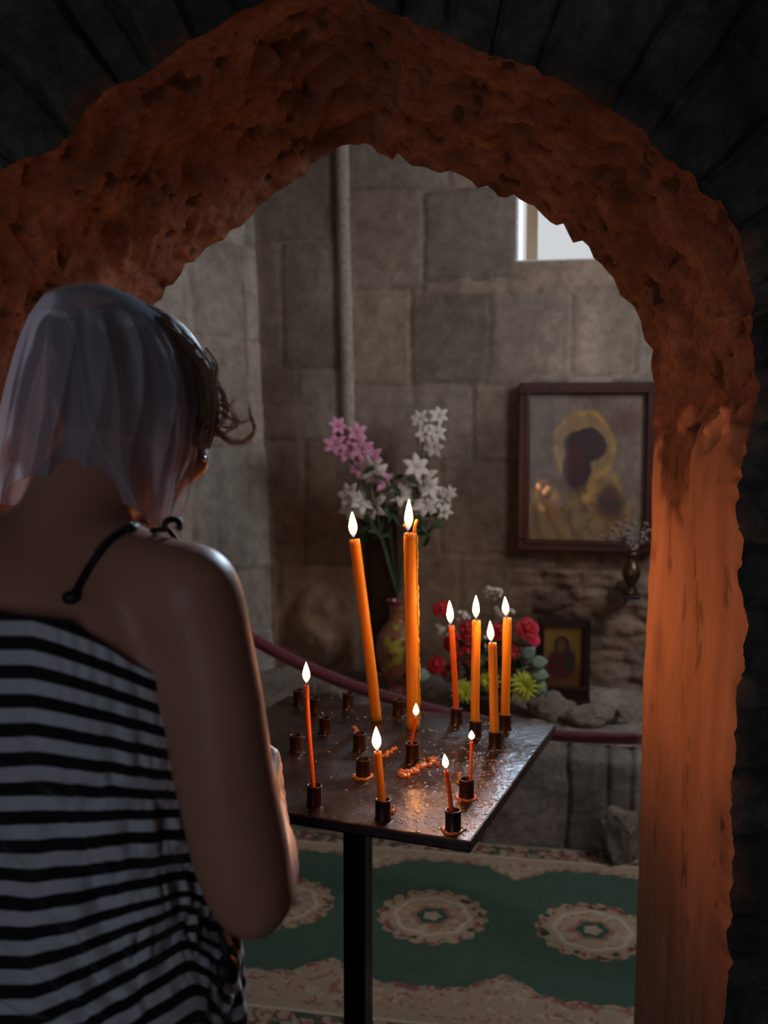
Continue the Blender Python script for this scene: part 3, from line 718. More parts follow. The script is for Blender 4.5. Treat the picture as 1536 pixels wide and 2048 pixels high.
spray('flower_spray', [(675, 852, 0), (712, 866, .01), (669, 890, -.01), (692, 902, 0), (722, 898, 0), (742, 912, .02), (716, 934, 0), (700, 880, .02), (770, 965, .0)], M_PINK, .046, 'pink lily spray leaning left out of the painted vase', None, seed=2)
spray('flower_spray', [(838, 838, 0), (877, 832, .01), (848, 868, 0), (872, 865, 0), (866, 895, -.01), (858, 885, .02)], M_WHITE, .040, 'tallest white blossom spray standing upright above the painted vase', None, seed=3)
spray('flower_spray', [(742, 938, -.02), (752, 948, .02), (722, 1003, 0), (700, 990, 0), (775, 985, .01), (745, 1012, .01), (705, 1015, 0)], M_WHITE, .056, 'white lilies at the left front of the bouquet below the pink spray', None, seed=4)
spray('flower_spray', [(832, 935, -.02), (845, 958, 0), (858, 975, .01), (828, 975, .02), (850, 1010, 0), (800, 990, 0), (820, 1015, .01), (870, 1000, .02)], M_WHITE, .054, 'white lilies at the right of the bouquet below the tall white spray', None, seed=6)
spray('flower_spray', [(893, 990, 0), (885, 1010, 0), (900, 985, .01), (888, 1022, .01)], M_WHITE, .032, 'small white blossoms drooping at the far right of the bouquet', None, seed=7)
b = MB()
rnd = random.Random(5); t = thing('leaf_spray', vp + Vector((0, 0, .36)), 'dark leaves filling the middle of the bouquet in the painted vase', 'leaves')
for k in range(46):
    c0 = P(rnd.uniform(725, 865), rnd.uniform(940, 1075), vp.y + rnd.uniform(-.04, .05)); petal_mb(b, c0, (rnd.uniform(-1, 1), rnd.uniform(-.6, .3), rnd.uniform(-.6, 1)), (0, -1, .3), .06, .02, .3)
for k in range(8):
    c0 = P(rnd.uniform(745, 855), rnd.uniform(960, 1050), vp.y); b.tube([Vector(x) for x in spline([vp + Vector((0, 0, .27)), vp + Vector((0, 0, .36)), c0], 8)], .002, 5)
b.make('leaves', M_LEAFG, t)
# painted vase
prof = [(.035, 0), (.045, .006), (.040, .02), (.036, .035), (.060, .08), (.080, .14), (.084, .18), (.075, .225), (.050, .26), (.030, .285), (.027, .31), (.033, .345), (.042, .36), (.038, .36), (.030, .345), (.023, .31), (.024, .29)]
def lathe_grid(c, prof, n=64, sub=6):
    pr = resamp(prof, len(prof) * sub); v = []; 
    for k in range(n):
        t_ = 2 * PI * k / n
        for r, h in pr: v.append(Vector(c) + Vector((r * math.cos(t_), r * math.sin(t_), h)))
    return v, grid(n, len(pr), True)
v, f = lathe_grid(vp - Vector((0, 0, .008)), prof)
M_VASE = vcol('painted ceramic', .35, .5, coat=.3); M_VASE.name = 'painted glazed ceramic'
va = mk('painted_vase', v, f, M_VASE)
p = np.array(v) - np.array(vp); c = np.tile(np.array([.30, .12, .06]), (len(v), 1)); n1 = fbm(p, 22, 2, 3); n2 = fbm(p, 26, 2, 13); n3 = fbm(p, 24, 2, 23); n4 = fbm(p, 40, 2, 33)
c = blend(c, [.03, .04, .10], sstep(.25, .4, n1)); c = blend(c, [.38, .05, .12], sstep(.22, .38, n2)); c = blend(c, [.42, .38, .05], sstep(.32, .42, n3)); c = blend(c, [.02, .015, .015], sstep(.3, .36, n4) * .8)
cattr(va, 'Col', c); tag(va, 'flower-painted ceramic vase on the ledge behind the two tall candles', 'vase')

# flower basket
bp = ledge_pt(975, .28)
b = MB()
bk_ = thing('flower_basket', bp, 'dark wicker basket holding red roses on the ledge behind the four candles at the right', 'basket')
b.lathe(bp - Vector((0, 0, .006)), [(.055, 0), (.062, .005), (.085, .07), (.092, .085), (.086, .085), (.055, .012)], 32); b.make('bowl', M_WICKER, bk_)
b = MB()
for k in range(10):
    h = .008 + k * .008; r = .060 + .0032 * k; b.tube([bp + Vector((r * math.cos(a_), r * math.sin(a_), h)) for a_ in np.linspace(0, 2 * PI, 40)], .0035, 6)
b.make('weave', M_WICKER, bk_)
def flower(kind, px, py, r, m, label, group, seed, dy=0):
    rnd = random.Random(seed); c0 = P(px, py, bp.y + dy); b = MB(); fdir = Vector((rnd.uniform(-.5, .5), -.8, rnd.uniform(.1, .8))).normalized(); a, e = frame_of(fdir)
    if kind == 'rose':
        for ring_, (nn, rr2, tilt) in enumerate(((3, .45, 1.6), (5, .75, 1.0), (6, 1.0, .55))):
            for k in range(nn):
                t_ = rnd.uniform(0, 1) + k * 2 * PI / nn; d = a * math.cos(t_) + e * math.sin(t_); petal_mb(b, c0 - fdir * r * .3, d + fdir * tilt, fdir, r * rr2 * 1.05, r * 1.15, .18, prof=[.4, .85, 1.0, .95, .55])
        b.ell(c0, r * .35, r * .35, r * .4, nu=10, nv=6)
    elif kind == 'mum':
        for ring_ in range(5):
            nn = 8 + ring_ * 2
            for k in range(nn):
                t_ = k * 2 * PI / nn + ring_ * .3; d = a * math.cos(t_) + e * math.sin(t_); petal_mb(b, c0 + fdir * r * rnd.uniform(-.1, .1), d + fdir * (1.5 - ring_ * .36 + rnd.uniform(-.1, .1)), fdir, r * (.55 + .13 * ring_) * rnd.uniform(.85, 1.15), r * .15, rnd.uniform(0, .3), prof=[.5, .8, 1, .7, .05])
    else:
        for k in range(14):
            d = Vector((rnd.uniform(-1, 1), rnd.uniform(-.8, .2), rnd.uniform(-.3, 1))); c1 = c0 + d * r * .8; lily_mb(b, c1, (d.x, -1, d.z), r * .22, rnd)
    o = b.make('rose' if kind == 'rose' else 'chrysanthemum' if kind == 'mum' else 'filler_flower', m)
    s_ = o.modifiers.new('t', 'SOLIDIFY'); s_.thickness = .0012
    tag(o, label, 'flower', group)
    st_ = MB(); st_.tube([Vector(x) for x in spline([bp + Vector((rnd.uniform(-.03, .03), rnd.uniform(-.03, .03), .02)), bp.lerp(c0, .6) + Vector((0, 0, .02)), c0], 8)], .0022, 5); s2 = st_.make('stem', M_STEM); s2.parent = o
    return o
R_ = 'red roses in the ledge basket'
LRS = ['topmost red rose at the left of the basket', 'red rose behind the slim reddish taper and its neighbour', 'red rose just left of the slim reddish taper, half way up', 'leftmost low red rose near the painted vase',
       'large red rose in the middle of the basket between the tapers', 'red rose low at the left behind the slim reddish taper', 'low red rose between the second and third candle of the cluster', 'red rose high between the two tallest candles of the cluster',
       'red rose right behind the rightmost candle of the cluster', 'small red rose low between the slim taper and the next candle']
for i, (px, py, r) in enumerate([(884, 1218, .034), (936, 1262, .036), (905, 1285, .036), (872, 1330, .034), (935, 1305, .04), (902, 1345, .036), (968, 1340, .034), (1000, 1262, .036), (1020, 1300, .034), (952, 1330, .03)]):
    flower('rose', px, py, r, M_RED, LRS[i], R_, 40 + i, random.Random(i).uniform(-.05, .05))
flower('rose', 1054, 1258, .042, M_RED, 'large red rose at the upper right of the basket, beside the small icon', None, 61, -.03)
flower('rose', 1069, 1280, .024, M_HOT, 'small hot pink rosebud touching the left edge of the small icon', None, 62, -.04)
flower('mum', 1048, 1372, .060, M_LIME, 'yellow green chrysanthemum at the right of the basket, nearest the small icon', None, 63, -.07)
flower('mum', 926, 1382, .048, M_LIME, 'yellow green chrysanthemum at the left front of the basket', None, 64, -.07)
flower('mum', 975, 1362, .046, M_LIME, 'yellow green chrysanthemum in the middle of the basket front', None, 65, -.05)
LWS = ['white filler sprig above the slim reddish taper', 'white filler sprig at the flame of the rightmost candle', 'white filler sprig in the middle of the red roses', 'white filler sprig low at the right beside the small icon', 'topmost white filler sprig rising above the rose basket', 'white filler sprig at the far left of the roses']
for i, (px, py) in enumerate([(920, 1240), (1010, 1230), (960, 1290), (1040, 1310), (985, 1192), (890, 1262)]):
    flower('fill', px, py, .04, M_WHITE, LWS[i], 'white filler sprigs', 70 + i)
rnd = random.Random(9)
t = thing('leaf_spray', bp + Vector((0, 0, .08)), 'grey green leaves at the right side of the rose basket', 'leaves'); b = MB(); b.tube([Vector(x) for x in spline([bp + Vector((.01, 0, .02)), P(1040, 1340, bp.y - .05), P(1085, 1335, bp.y - .05)], 8)], .002, 5)
for px, py, dx, dz in ((1060, 1325, 1, .15), (1062, 1345, 1, -.1), (1066, 1360, .8, -.6), (1045, 1318, .6, .7), (860, 1352, -.8, .2)): petal_mb(b, P(px, py, bp.y - .06), (dx, -.3, dz), (0, -1, .4), .062, .044, .15)
o = b.make('leaves', M_SAGE, t); s_ = o.modifiers.new('t', 'SOLIDIFY'); s_.thickness = .001
t = thing('leaf_spray', bp + Vector((0, .01, .08)), 'dark green foliage filling the rose basket', 'leaves'); b = MB()
for k in range(110):
    an_ = rnd.uniform(0, 2 * PI); rr2 = rnd.uniform(0, .14); c0 = bp + Vector((rr2 * math.cos(an_), rr2 * .6 * math.sin(an_), rnd.uniform(.07, .25))); petal_mb(b, c0, (rnd.uniform(-1, 1), rnd.uniform(-1, .2), rnd.uniform(-.4, 1)), (0, -1, .4), .045, .022, .2)
for k in range(10):
    an_ = rnd.uniform(0, 2 * PI); b.tube([bp + Vector((0, 0, .015)), bp + Vector((.1 * math.cos(an_), .06 * math.sin(an_), .2))], .002, 5)
b.make('leaves', M_LEAFG, t)

# dried posy in a brass cup on a wall bracket
hp = onplane(1262, 1188, W0 - V * .30, V)
t = thing('bracket_shelf', hp, 'small dark bracket fixed to the rubble wall below the large icon', 'bracket'); b = MB(); b.box(hp + V * .14 - Vector((0, 0, .008)), .06, .34, .014, Mw, .003); b.tube([hp + V * .30 - Vector((0, 0, .08)), hp + V * .12 - Vector((0, 0, .012))], .007, 8); b.make('arm', M_BLACK, t)
b = MB(); b.lathe(hp, [(.022, 0), (.024, .004), (.010, .018), (.012, .028), (.028, .055), (.032, .075), (.024, .10), (.014, .115), (.016, .13), (.026, .145), (.022, .145), (.012, .125)], 28); o = b.make('brass_vase', M_BRASS); tag(o, 'small dark brass vase standing on the bracket under the large icon', 'vase')
t = thing('dried_posy', hp + Vector((0, 0, .14)), 'posy of dried grey flowers in the brass vase in front of the large icon', 'dried flowers'); b = MB(); rnd = random.Random(12)
for k in range(34):
    d = Vector((rnd.gauss(0, .6), rnd.gauss(0, .6), rnd.uniform(.5, 1.3))); d.normalize(); e1 = hp + Vector((0, 0, .14)) + d * rnd.uniform(.05, .12); b.tube([hp + Vector((0, 0, .10)), hp + Vector((0, 0, .145)) + d * .015, e1], .0012, 4); b.ell(e1, .008, .008, .006, nu=7, nv=5)
    for q in range(3): petal_mb(b, e1, (rnd.uniform(-1, 1), rnd.uniform(-1, 1), rnd.uniform(-.3, 1)), (0, -1, .2), .016, .009)
b.make('dried_flowers', M_DRY, t)

# ------------------------------------------------------------------ velvet rope
rl_ = placeL(1.75, 1.16, .0); rr_e = Vector((1.70, 2.30, .78))
rp = [rl_ + LN * .02, rl_.lerp(P(380, 1200, 2.72), .5) - Vector((0, 0, .01)), P(380, 1200, 2.72), P(450, 1245, 2.72), P(527, 1290, 2.72), P(600, 1328, 2.75), P(700, 1370, 2.78), P(800, 1402, 2.8), P(880, 1424, 2.82), P(980, 1448, 2.82), P(1060, 1463, 2.8), P(1120, 1471, 2.76), P(1200, 1475, 2.7), P(1275, 1476, 2.62), P(1400, 1470, 2.5), rr_e - Vector((.02, 0, 0))]
t = thing('velvet_rope', rp[6], 'crimson velvet rope slung across the chamber behind the candle stand', 'rope')
b = MB(); b.tube([Vector(x) for x in spline(rp, 90)], .0175, 16); b.make('cord', M_ROPE, t)
b = MB(); b.tube([P(1048, 1461, 2.8), P(1093, 1467, 2.78)], .0195, 16); o = b.make('ferrule', M_CHROME, t); o['label'] = 'chrome ferrule'
for q, dn in ((rl_, LN), (rr_e, Vector((-1, 0, 0)))):
    b = MB(); b.lathe(q - dn * .004, [(.035, 0), (.035, .006), (.022, .010), (.022, .03)], 20, dn); b.make('wall_hook', M_CHROME, t)

# ------------------------------------------------------------------ candle stand
TZ = .82
FR = G(941, 1684, TZ); FL = G(578, 1627, TZ); BR = G(1051, 1443, TZ)
eu = (FR - FL).normalized(); ev = (BR - FR); ev = (ev - eu * ev.dot(eu)); depth = ev.length; ev.normalize()
eu = Vector((ev.y, -ev.x, 0))
width = (FR - G(581, 1388, TZ)).dot(eu); 
ctr = FR - eu * width / 2 + ev * depth / 2
Mt = Matrix(((eu.x, ev.x, 0), (eu.y, ev.y, 0), (0, 0, 1)))
stand = thing('candle_stand', (ctr.x, ctr.y, 0), 'dark metal candle stand with square tray on a single post under the arch', 'candle stand')
b = MB(); b.box(ctr + Vector((0, 0, -.009)), width, depth, .018, Mt, .0035); tray = b.make('tray', M_TRAY, stand, False)
b = MB(); pc = ctr + Vector((0, 0, 0)); px_ = P(716, 1800, ctr.y); pc.x = px_.x
Mp = Mt
b.box((pc.x - .0, pc.y, TZ / 2 - .005), .043, .043, TZ - .028, Matrix.Rotation(math.radians(-20), 3, 'Z'), .003); b.make('post', M_BLACK, stand, False)
b = MB(); b.box((pc.x, pc.y, .010), .34, .34, .02, Mt, .004); b.make('foot_plate', M_BLACK, stand, False)
b = MB(); b.box((pc.x, pc.y, TZ - .026), .12, .12, .016, Mt, .003); b.make('mounting_plate', M_BLACK, stand, False)
socks = [(629, 1608), (766, 1638), (906, 1660), (933, 1595), (824, 1520), (726, 1553), (719, 1499), (592, 1503), (650, 1466), (629, 1425), (597, 1408), (696, 1415), (797, 1429), (913, 1446), (951, 1472), (990, 1495), (1010, 1459)]
SR, SH = .0120, .031
def socket_mb(c):
    b = MB(); b.lathe(c, [(SR + .002, -.001), (SR + .001, .002), (SR, .004), (SR, SH - .003), (SR + .0008, SH), (SR - .002, SH), (SR - .0028, SH - .002), (SR - .0028, .004), (.0005, .004)], 28); return b
spos = []
for k, (x, y) in enumerate(socks):
    c0 = G(x, y, TZ); spos.append(c0)
    socket_mb(c0).make('candle_socket', M_SOCK, stand)
big1 = G(753, 1441, TZ); big2 = G(826, 1457, TZ)

def flame_obj(base, top, wmax, parent, bend=0):
    base = Vector(base); top = Vector(top); L = (top - base).length; d = (top - base).normalized(); n = 14; m = 12
    prof = [(0, .18), (.08, .45), (.2, .8), (.33, 1.0), (.46, .97), (.6, .82), (.74, .58), (.86, .34), (.94, .16), (1.0, .02)]
    pr = spline(prof, 18); a, e = frame_of(d); v = []; ht = []
    for h, r in pr:
        for k in range(m):
            t_ = 2 * PI * k / m; v.append(base + d * h * L + (a * math.cos(t_) + e * math.sin(t_)) * max(r, .01) * wmax / 2 + Vector((bend * h * h * L, 0, 0))); ht.append(h)
    f = []
    for i in range(len(pr) - 1):
        for k in range(m): f.append((i * m + k, i * m + (k + 1) % m, (i + 1) * m + (k + 1) % m, (i + 1) * m + k))
    f.append(tuple(range(m - 1, -1, -1))); f.append(tuple((len(pr) - 1) * m + k for k in range(m)))
    o = mk('flame', v, f, M_FLAME, parent); attr(o, 'ht', ht); return o
def candle(base, px, py, wpx, flame, label, m=M_WAX, mid=None, bottom=.004, group=None, wick=None, wax_drip=False):
    """base: 3D point on tray; (px,py) top of wax; flame (fx0,fy0,fx1,fy1,width_px)"""
    Y = base.y; base = base + Vector((0, 0, bottom)); top = P(px, py, Y); r = wpx / 2 / FPX * Y
    pts = [base] + ([P(mx, my, Y) for mx, my in mid] if mid else [base.lerp(top, .5)]) + [top]
    sp = [Vector(q) for q in spline(pts, 26)]; rn = random.Random(int(px * 7 + py))
    rad = [r * (1 + .035 * rn.uniform(-1, 1)) for _ in sp]; rad[-1] = r * .93; rad[-2] = r * 1.0
    b = MB(); b.tube(sp, rad, 18, caps=False)
    d = (sp[-1] - sp[-2]).normalized(); a, e = frame_of(d); nb = len(b.v)
    n = 18; last = nb - n; ring1 = []
    # melted cup
    for rr3, hh in ((.80, .0), (.55, -.25), (.2, -.35)):
        st_ = len(b.v)
        for k in range(n):
            v0 = Vector(b.v[last + k]) - sp[-1]; b.v.append(tuple(sp[-1] + v0 * rr3 / .93 * .93 + d * r * hh))
        prev = last if rr3 == .80 else st_ - n
        for k in range(n): b.f.append((prev + k, prev + (k + 1) % n, st_ + (k + 1) % n, st_ + k))
    b.f.append(tuple(len(b.v) - n + k for k in range(n))); b.f.append(tuple(range(n - 1, -1, -1)))
    if wax_drip:
        for i in range(2, 25):
            c0 = sp[i] + Vector((r * .93, -r * .3, 0)); b.ell(c0, r * .22 * rn.uniform(.5, 1.3), r * .25, r * rn.uniform(.5, 1.1), nu=8, nv=6)
        pk = sp[-1] + Vector((r * .75, 0, 0)); b.tube([Vector(q) for q in spline([pk - Vector((0, 0, .01)), P(829, 1058, Y), P(831, 1048, Y), P(834, 1039, Y)], 8)], [r * .3, r * .28, r * .25, r * .22, r * .2, r * .2, r * .2, r * .15], 8)
        b.ell(P(809, 1051, Y), r * .25, r * .2, r * .25, nu=8, nv=6)
        b.tube([P(809, 1051, Y), P(813, 1058, Y), P(816, 1064, Y)], r * .08, 6)
    o = b.make('candle', m)
    tag(o, label, 'candle', group)
    fx0, fy0, fx1, fy1, fw = flame
    fb = P(fx0, fy0, Y); ft = P(fx1, fy1, Y)
    wb = MB(); wb.tube([sp[-1] - d * r * .3, sp[-1].lerp(fb, .7), fb + (ft - fb) * .10], .0009 if wpx > 9 else .0006, 6); wb.make('wick', M_WICK, o)
    flame_obj(fb, ft, fw * .92 / FPX * Y, o)
    return o
bt = .006
candle(spos[0], 613, 1370, 9.5, (613, 1366, 612, 1324, 16), 'long thin bent red orange taper in the front left socket of the tray', M_WAXR, [(624, 1540), (617, 1450)])
candle(spos[1], 755, 1503, 17, (754, 1501, 752, 1453, 20), 'short stout orange candle in the middle socket of the front row')
candle(spos[2], 892, 1541, 10, (892, 1537, 889, 1508, 14), 'short leaning taper burnt low in the front right socket', M_WAXR, [(900, 1595)])
candle(spos[3] + Vector((.006, 0, 0)), 943, 1483, 7, (943, 1480, 943, 1461, 13), 'thin short taper in the right hand socket just behind the front right one', M_WAXR)
candle(spos[4] + Vector((-.002, 0, 0)), 831, 1434, 6, (832, 1432, 832, 1407, 12), 'thinnest tiny taper standing in front of the thick tall candle', M_WAXR, [(824, 1480), (829, 1455)])
candle(big1, 709, 1079, 22, (707, 1074, 704, 1024, 17), 'tall thick orange candle leaning left at the back of the tray', bottom=0, mid=[(741, 1330), (722, 1180)])
candle(big2, 820, 1066, 27, (817, 1060, 818, 999, 17), 'tallest and thickest orange candle with wax drips, upright at the centre', bottom=0, mid=[(825, 1330), (822, 1180)], wax_drip=True)
candle(spos[13], 903, 1251, 12, (901, 1248, 899, 1202, 14), 'slim reddish taper leftmost of the four candles at the back right corner', M_WAXR, [(910, 1370)])
candle(spos[14], 953, 1241, 18, (952, 1237, 952, 1191, 14), 'orange candle second from the left of the four at the back right corner', mid=[(950, 1400)])
candle(spos[15], 985, 1286, 18, (982, 1283, 980, 1242, 14), 'shorter orange candle in front within the back right cluster', mid=[(988, 1430)])
candle(spos[16], 1015, 1236, 18, (1012, 1232, 1010, 1194, 14), 'rightmost orange candle at the back right corner of the tray', mid=[(1011, 1400)])

# wax spills
def blob(name, pts, label, m=M_SPILL, h=.003, seed=1, group=None):
    """low lumpy wax patch: list of (px,py,rad_px)"""
    b = MB(); rn = random.Random(seed)
    for x, y, r in [(x + rn.gauss(0, r * .5), y + rn.gauss(0, r * .3), r * rn.uniform(.4, 1)) for x, y, r in pts for _ in range(3)]:
        c0 = G(x, y, TZ); rr4 = 1.45 * r / FPX * c0.y; b.ell(c0 + Vector((0, 0, h * .3)), rr4, rr4 * rn.uniform(.9, 1.6), h * rn.uniform(.6, 1.3), nu=14, nv=8)
    o = b.make(name, m); rm = o.modifiers.new('r', 'REMESH'); rm.mode = 'VOXEL'; rm.voxel_size = .0012; rm.use_smooth_shade = True
    tag(o, label, 'wax', group); return o
blob('spilled_wax', [(800, 1552, 5), (806, 1546, 7), (812, 1551, 7), (822, 1545, 8), (832, 1538, 6), (840, 1534, 5), (850, 1531, 6), (862, 1528, 5), (872, 1525, 5), (858, 1520, 4), (870, 1518, 4), (848, 1522, 3), (876, 1531, 3), (818, 1556, 4), (835, 1546, 4)], 'pale orange lump of spilled wax in the middle of the tray', h=.005, seed=2)
blob('spilled_wax', [(765, 1512, 4), (772, 1509, 4), (779, 1505, 4), (786, 1500, 3), (792, 1497, 3)], 'small streak of spilled wax left of the thin centre taper', h=.003, seed=3)
def ringblob(i, lab, seed):
    c0 = spos[i]; b = MB(); rn = random.Random(seed)
    for k in range(22):
        t_ = 2 * PI * k / 22; r = SR + .002 + rn.uniform(-.001, .003); b.ell(c0 + Vector((r * math.cos(t_), r * math.sin(t_), .0005)), .004, .004, .0025, nu=8, nv=6)
    o = b.make('spilled_wax', M_SPILL); rm = o.modifiers.new('r', 'REMESH'); rm.mode = 'VOXEL'; rm.voxel_size = .0009; rm.use_smooth_shade = True; tag(o, lab, 'wax')
ringblob(5, 'orange wax ring around the foot of the empty socket at the left centre', 1)
ringblob(2, 'orange wax ring around the foot of the front right socket', 2)
ringblob(3, 'orange wax ring around the socket behind the front right one', 3)
blob('spilled_wax', [(786, 1618, 4), (788, 1622, 4), (785, 1626, 3)], 'yellowish wax crumb right of the front middle socket', h=.004, seed=8)
blob('spilled_wax', [(919, 1553, 4), (920, 1560, 4), (918, 1567, 3)], 'orange wax dribble on the left of the right hand socket', h=.006, seed=9)
blob('spilled_wax', [(709, 1456, 4), (713, 1462, 4)], 'small pale yellow wax flake behind the empty centre socket', h=.003, seed=10)
# countless tiny droplets
b = MB(); rn = random.Random(4)
for k in range(900):
    if k < 420: x = rn.gauss(900, 60); y = rn.gauss(1570, 70)
    elif k < 800: x = rn.gauss(975, 34); y = rn.gauss(1530, 60)
    else: x = rn.uniform(590, 900); y = rn.uniform(1410, 1660)
    c0 = G(x, y, TZ); l = (c0 - ctr); 
    if abs(l.dot(eu)) > width / 2 - .006 or abs(l.dot(ev)) > depth / 2 - .006: continue
    r = rn.uniform(.0008, .0032); b.ell(c0, r, r * rn.uniform(.8, 1.5), r * .35, nu=8, nv=5)
for sx_ in spos:
    for q in range(5):
        t_ = rn.uniform(0, 2 * PI); c0 = sx_ + Vector(((SR + .004) * math.cos(t_), (SR + .004) * math.sin(t_), 0)); r = rn.uniform(.0012, .003); b.ell(c0, r, r, r * .5, nu=8, nv=5)
o = b.make('wax_droplets', M_CLEAR); tag(o, 'countless shiny droplets of hardened wax scattered over the tray', 'wax', kind='stuff')

# ------------------------------------------------------------------ the woman
YAW = math.radians(30); Rt = Vector((math.cos(YAW), -math.sin(YAW), 0)); Fw = Vector((math.sin(YAW), math.cos(YAW), 0)); BC = Vector((-.31, .945, 0))
def B(l, f, z): return BC + Rt * l + Fw * f + Vector((0, 0, z))
def toB(p): r = Vector(p) - BC; return r.dot(Rt), r.dot(Fw), r.z
woman = thing('person', BC, 'woman seen from behind in a striped sleeveless top and sheer headscarf, beside the candle stand', 'person')
b = MB()
TOR = [(.74, 0, .155, .105), (.82, 0, .160, .108), (.90, 0, .160, .106), (.97, 0, .153, .100), (1.03, .003, .148, .098), (1.09, .008, .150, .104), (1.15, .012, .154, .112), (1.20, .010, .155, .108), (1.24, .004, .150, .098), (1.27, 0, .135, .088), (1.295, 0, .10, .074), (1.315, .004, .065, .058)]
def tor(z, k):
    zs = [t[0] for t in TOR]; return float(np.interp(z, zs, [t[k] for t in TOR]))
n = 40; v = []; f = []
zs = np.linspace(.74, 1.315, 40); zsm = {k: smooth1(np.array([tor(z, k) for z in zs]), 4) for k in (1, 2, 3)}
for i, z in enumerate(zs):
    fo, a, d = zsm[1][i], zsm[2][i], zsm[3][i]
    for k in range(n):
        t_ = 2 * PI * k / n; x = math.cos(t_); y = math.sin(t_); ex = .85
        kz = .93 if z < 1.2 else .93 + .07 * min(1, (z - 1.2) / .05); v.append(B(kz * a * math.copysign(abs(x) ** ex, x), fo + kz * d * math.copysign(abs(y) ** ex, y), z))
for i in range(39):
    for k in range(n): f.append((i * n + k, i * n + (k + 1) % n, (i + 1) * n + (k + 1) % n, (i + 1) * n + k))
f.append(tuple(range(n - 1, -1, -1))); f.append(tuple(39 * n + k for k in range(n))); b.add(v, f)
# shoulders, shoulder blades, neck
for s in (1, -1):
    b.chain([(B(.03 * s, .01, 1.300), .050), (B(.10 * s, .0, 1.284), .043), (B(.163 * s, 0, 1.272), .048)])
    b.caps(B(.085 * s, -.040, 1.235), B(.10 * s, -.035, 1.17), .052, .048)
    b.caps(B(.06 * s, .075, 1.16), B(.07 * s, .085, 1.12), .05, .055)      # bust
    b.caps(B(.135 * s, .0, 1.245), B(.13 * s, 0, 1.19), .045, .04)
# neck and head
HC = P(268, 822, 1.05)
b.chain([(B(0, 0, 1.29), .058), (B(.0, .03, 1.345), .052), (HC + Vector((-.015, -.02, -.05)), .052)])
hd = Vector((math.sin(math.radians(27)), math.cos(math.radians(27)), -.36)).normalized(); hr = hd.cross(Vector((0, 0, 1))).normalized(); hu = hr.cross(hd)
Mh = Matrix((hr, hd, hu)).transposed()
def Hd(l, f, u_): return HC + hr * l + hd * f + hu * u_
b.ell(Hd(0, -.005, .020), .068, .084, .080, Mh, 28, 20); b.ell(Hd(0, .018, -.035), .058, .064, .080, Mh, 24, 18)
b.ell(Hd(0, .045, -.098), .026, .022, .020, Mh); b.caps(Hd(0, .086, .005), Hd(0, .104, -.030), .007, .011)   # chin, nose
for s in (1, -1):
    b.ell(Hd(.036 * s, .052, -.036), .028, .024, .026, Mh); b.ell(Hd(.074 * s, -.005, -.018), .006, .016, .026, Mh); b.caps(Hd(.012 * s, .085, .022), Hd(.04 * s, .074, .022), .008, .007)
b.caps(Hd(-.018, .078, -.062), Hd(.018, .078, -.062), .006, .006); b.caps(Hd(-.014, .077, -.071), Hd(.014, .077, -.071), .0065, .0065)
# right arm, traced
def PR(x, y, Y, rpx): return (P(x, y, Y), rpx / FPX * Y)
EL = P(503, 1795, .865)
b.chain([PR(386, 1180, .868, 104), PR(404, 1250, .862, 102), PR(418, 1320, .86, 100), PR(432, 1400, .86, 103), PR(441, 1500, .86, 107), PR(459, 1600, .86, 107), PR(480, 1700, .862, 108), PR(497, 1775, .866, 98), PR(512, 1828, .868, 64)], 24)
b.chain([(EL, .040), (P(532, 1738, .93), .0355), (P(540, 1692, 1.00), .031), (P(538, 1652, 1.07), .0245), (P(540, 1632, 1.13), .0205)], 24)
# left arm mirrored roughly
lsh = B(-.163, 0, 1.272); lel = B(-.205, .03, .985); lwr = B(-.075, .235, .965)
b.chain([(lsh, .047), (B(-.18, .0, 1.16), .044), (B(-.20, .015, 1.06), .044), (lel, .040)]); b.chain([(lel, .039), (lel.lerp(lwr, .35), .036), (lel.lerp(lwr, .7), .028), (lwr, .0205)])
# hands: palm, four fingers and a thumb each, loosely clasped
def hand(wr, dr, palm_n, side):
    dr = Vector(dr).normalized(); pn = Vector(palm_n); pn = (pn - dr * pn.dot(dr)).normalized(); sd = dr.cross(pn) * side  # sd points to thumb side
    b.chain([(wr, .0205), (wr + dr * .015, .020)])
    for k in range(4):
        o_ = sd * (.027 - .018 * k); c0 = wr + dr * .012 + o_ * .7; c1 = wr + dr * (.080 - .004 * abs(k - 1)) + o_
        b.caps(c0, c1, .0135, .0110)
        L = (.040, .045, .042, .033)[k]; r = (.0088, .009, .0086, .0078)[k]
        a1 = (dr * .80 + pn * .62).normalized(); a2 = (dr * -.05 + pn * 1).normalized(); a3 = (dr * -.7 + pn * .7).normalized()
        p1 = c1 + a1 * L; p2 = p1 + a2 * L * .62; p3 = p2 + a3 * L * .48
        b.chain([(c1, r * 1.15), (p1, r), (p2, r * .92), (p3, r * .82)], 12)
    t0 = wr + dr * .022 + sd * .022; t1 = t0 + (dr * .75 + sd * .5 + pn * .5).normalized() * .038; t2 = t1 + (dr * .85 + pn * .5 - sd * .1).normalized() * .032; t3 = t2 + (dr * .7 + pn * .6 - sd * .35).normalized() * .022
    b.chain([(t0, .014), (t1, .011), (t2, .0098), (t3, .008)], 12)
wr = P(540, 1630, 1.135)
hand(wr, (-.02, .9, .30), (-1, -.05, -.1), 1)
hand(lwr, Fw * .9 + Vector((0, 0, .12)), (.5, 0, -1), -1)
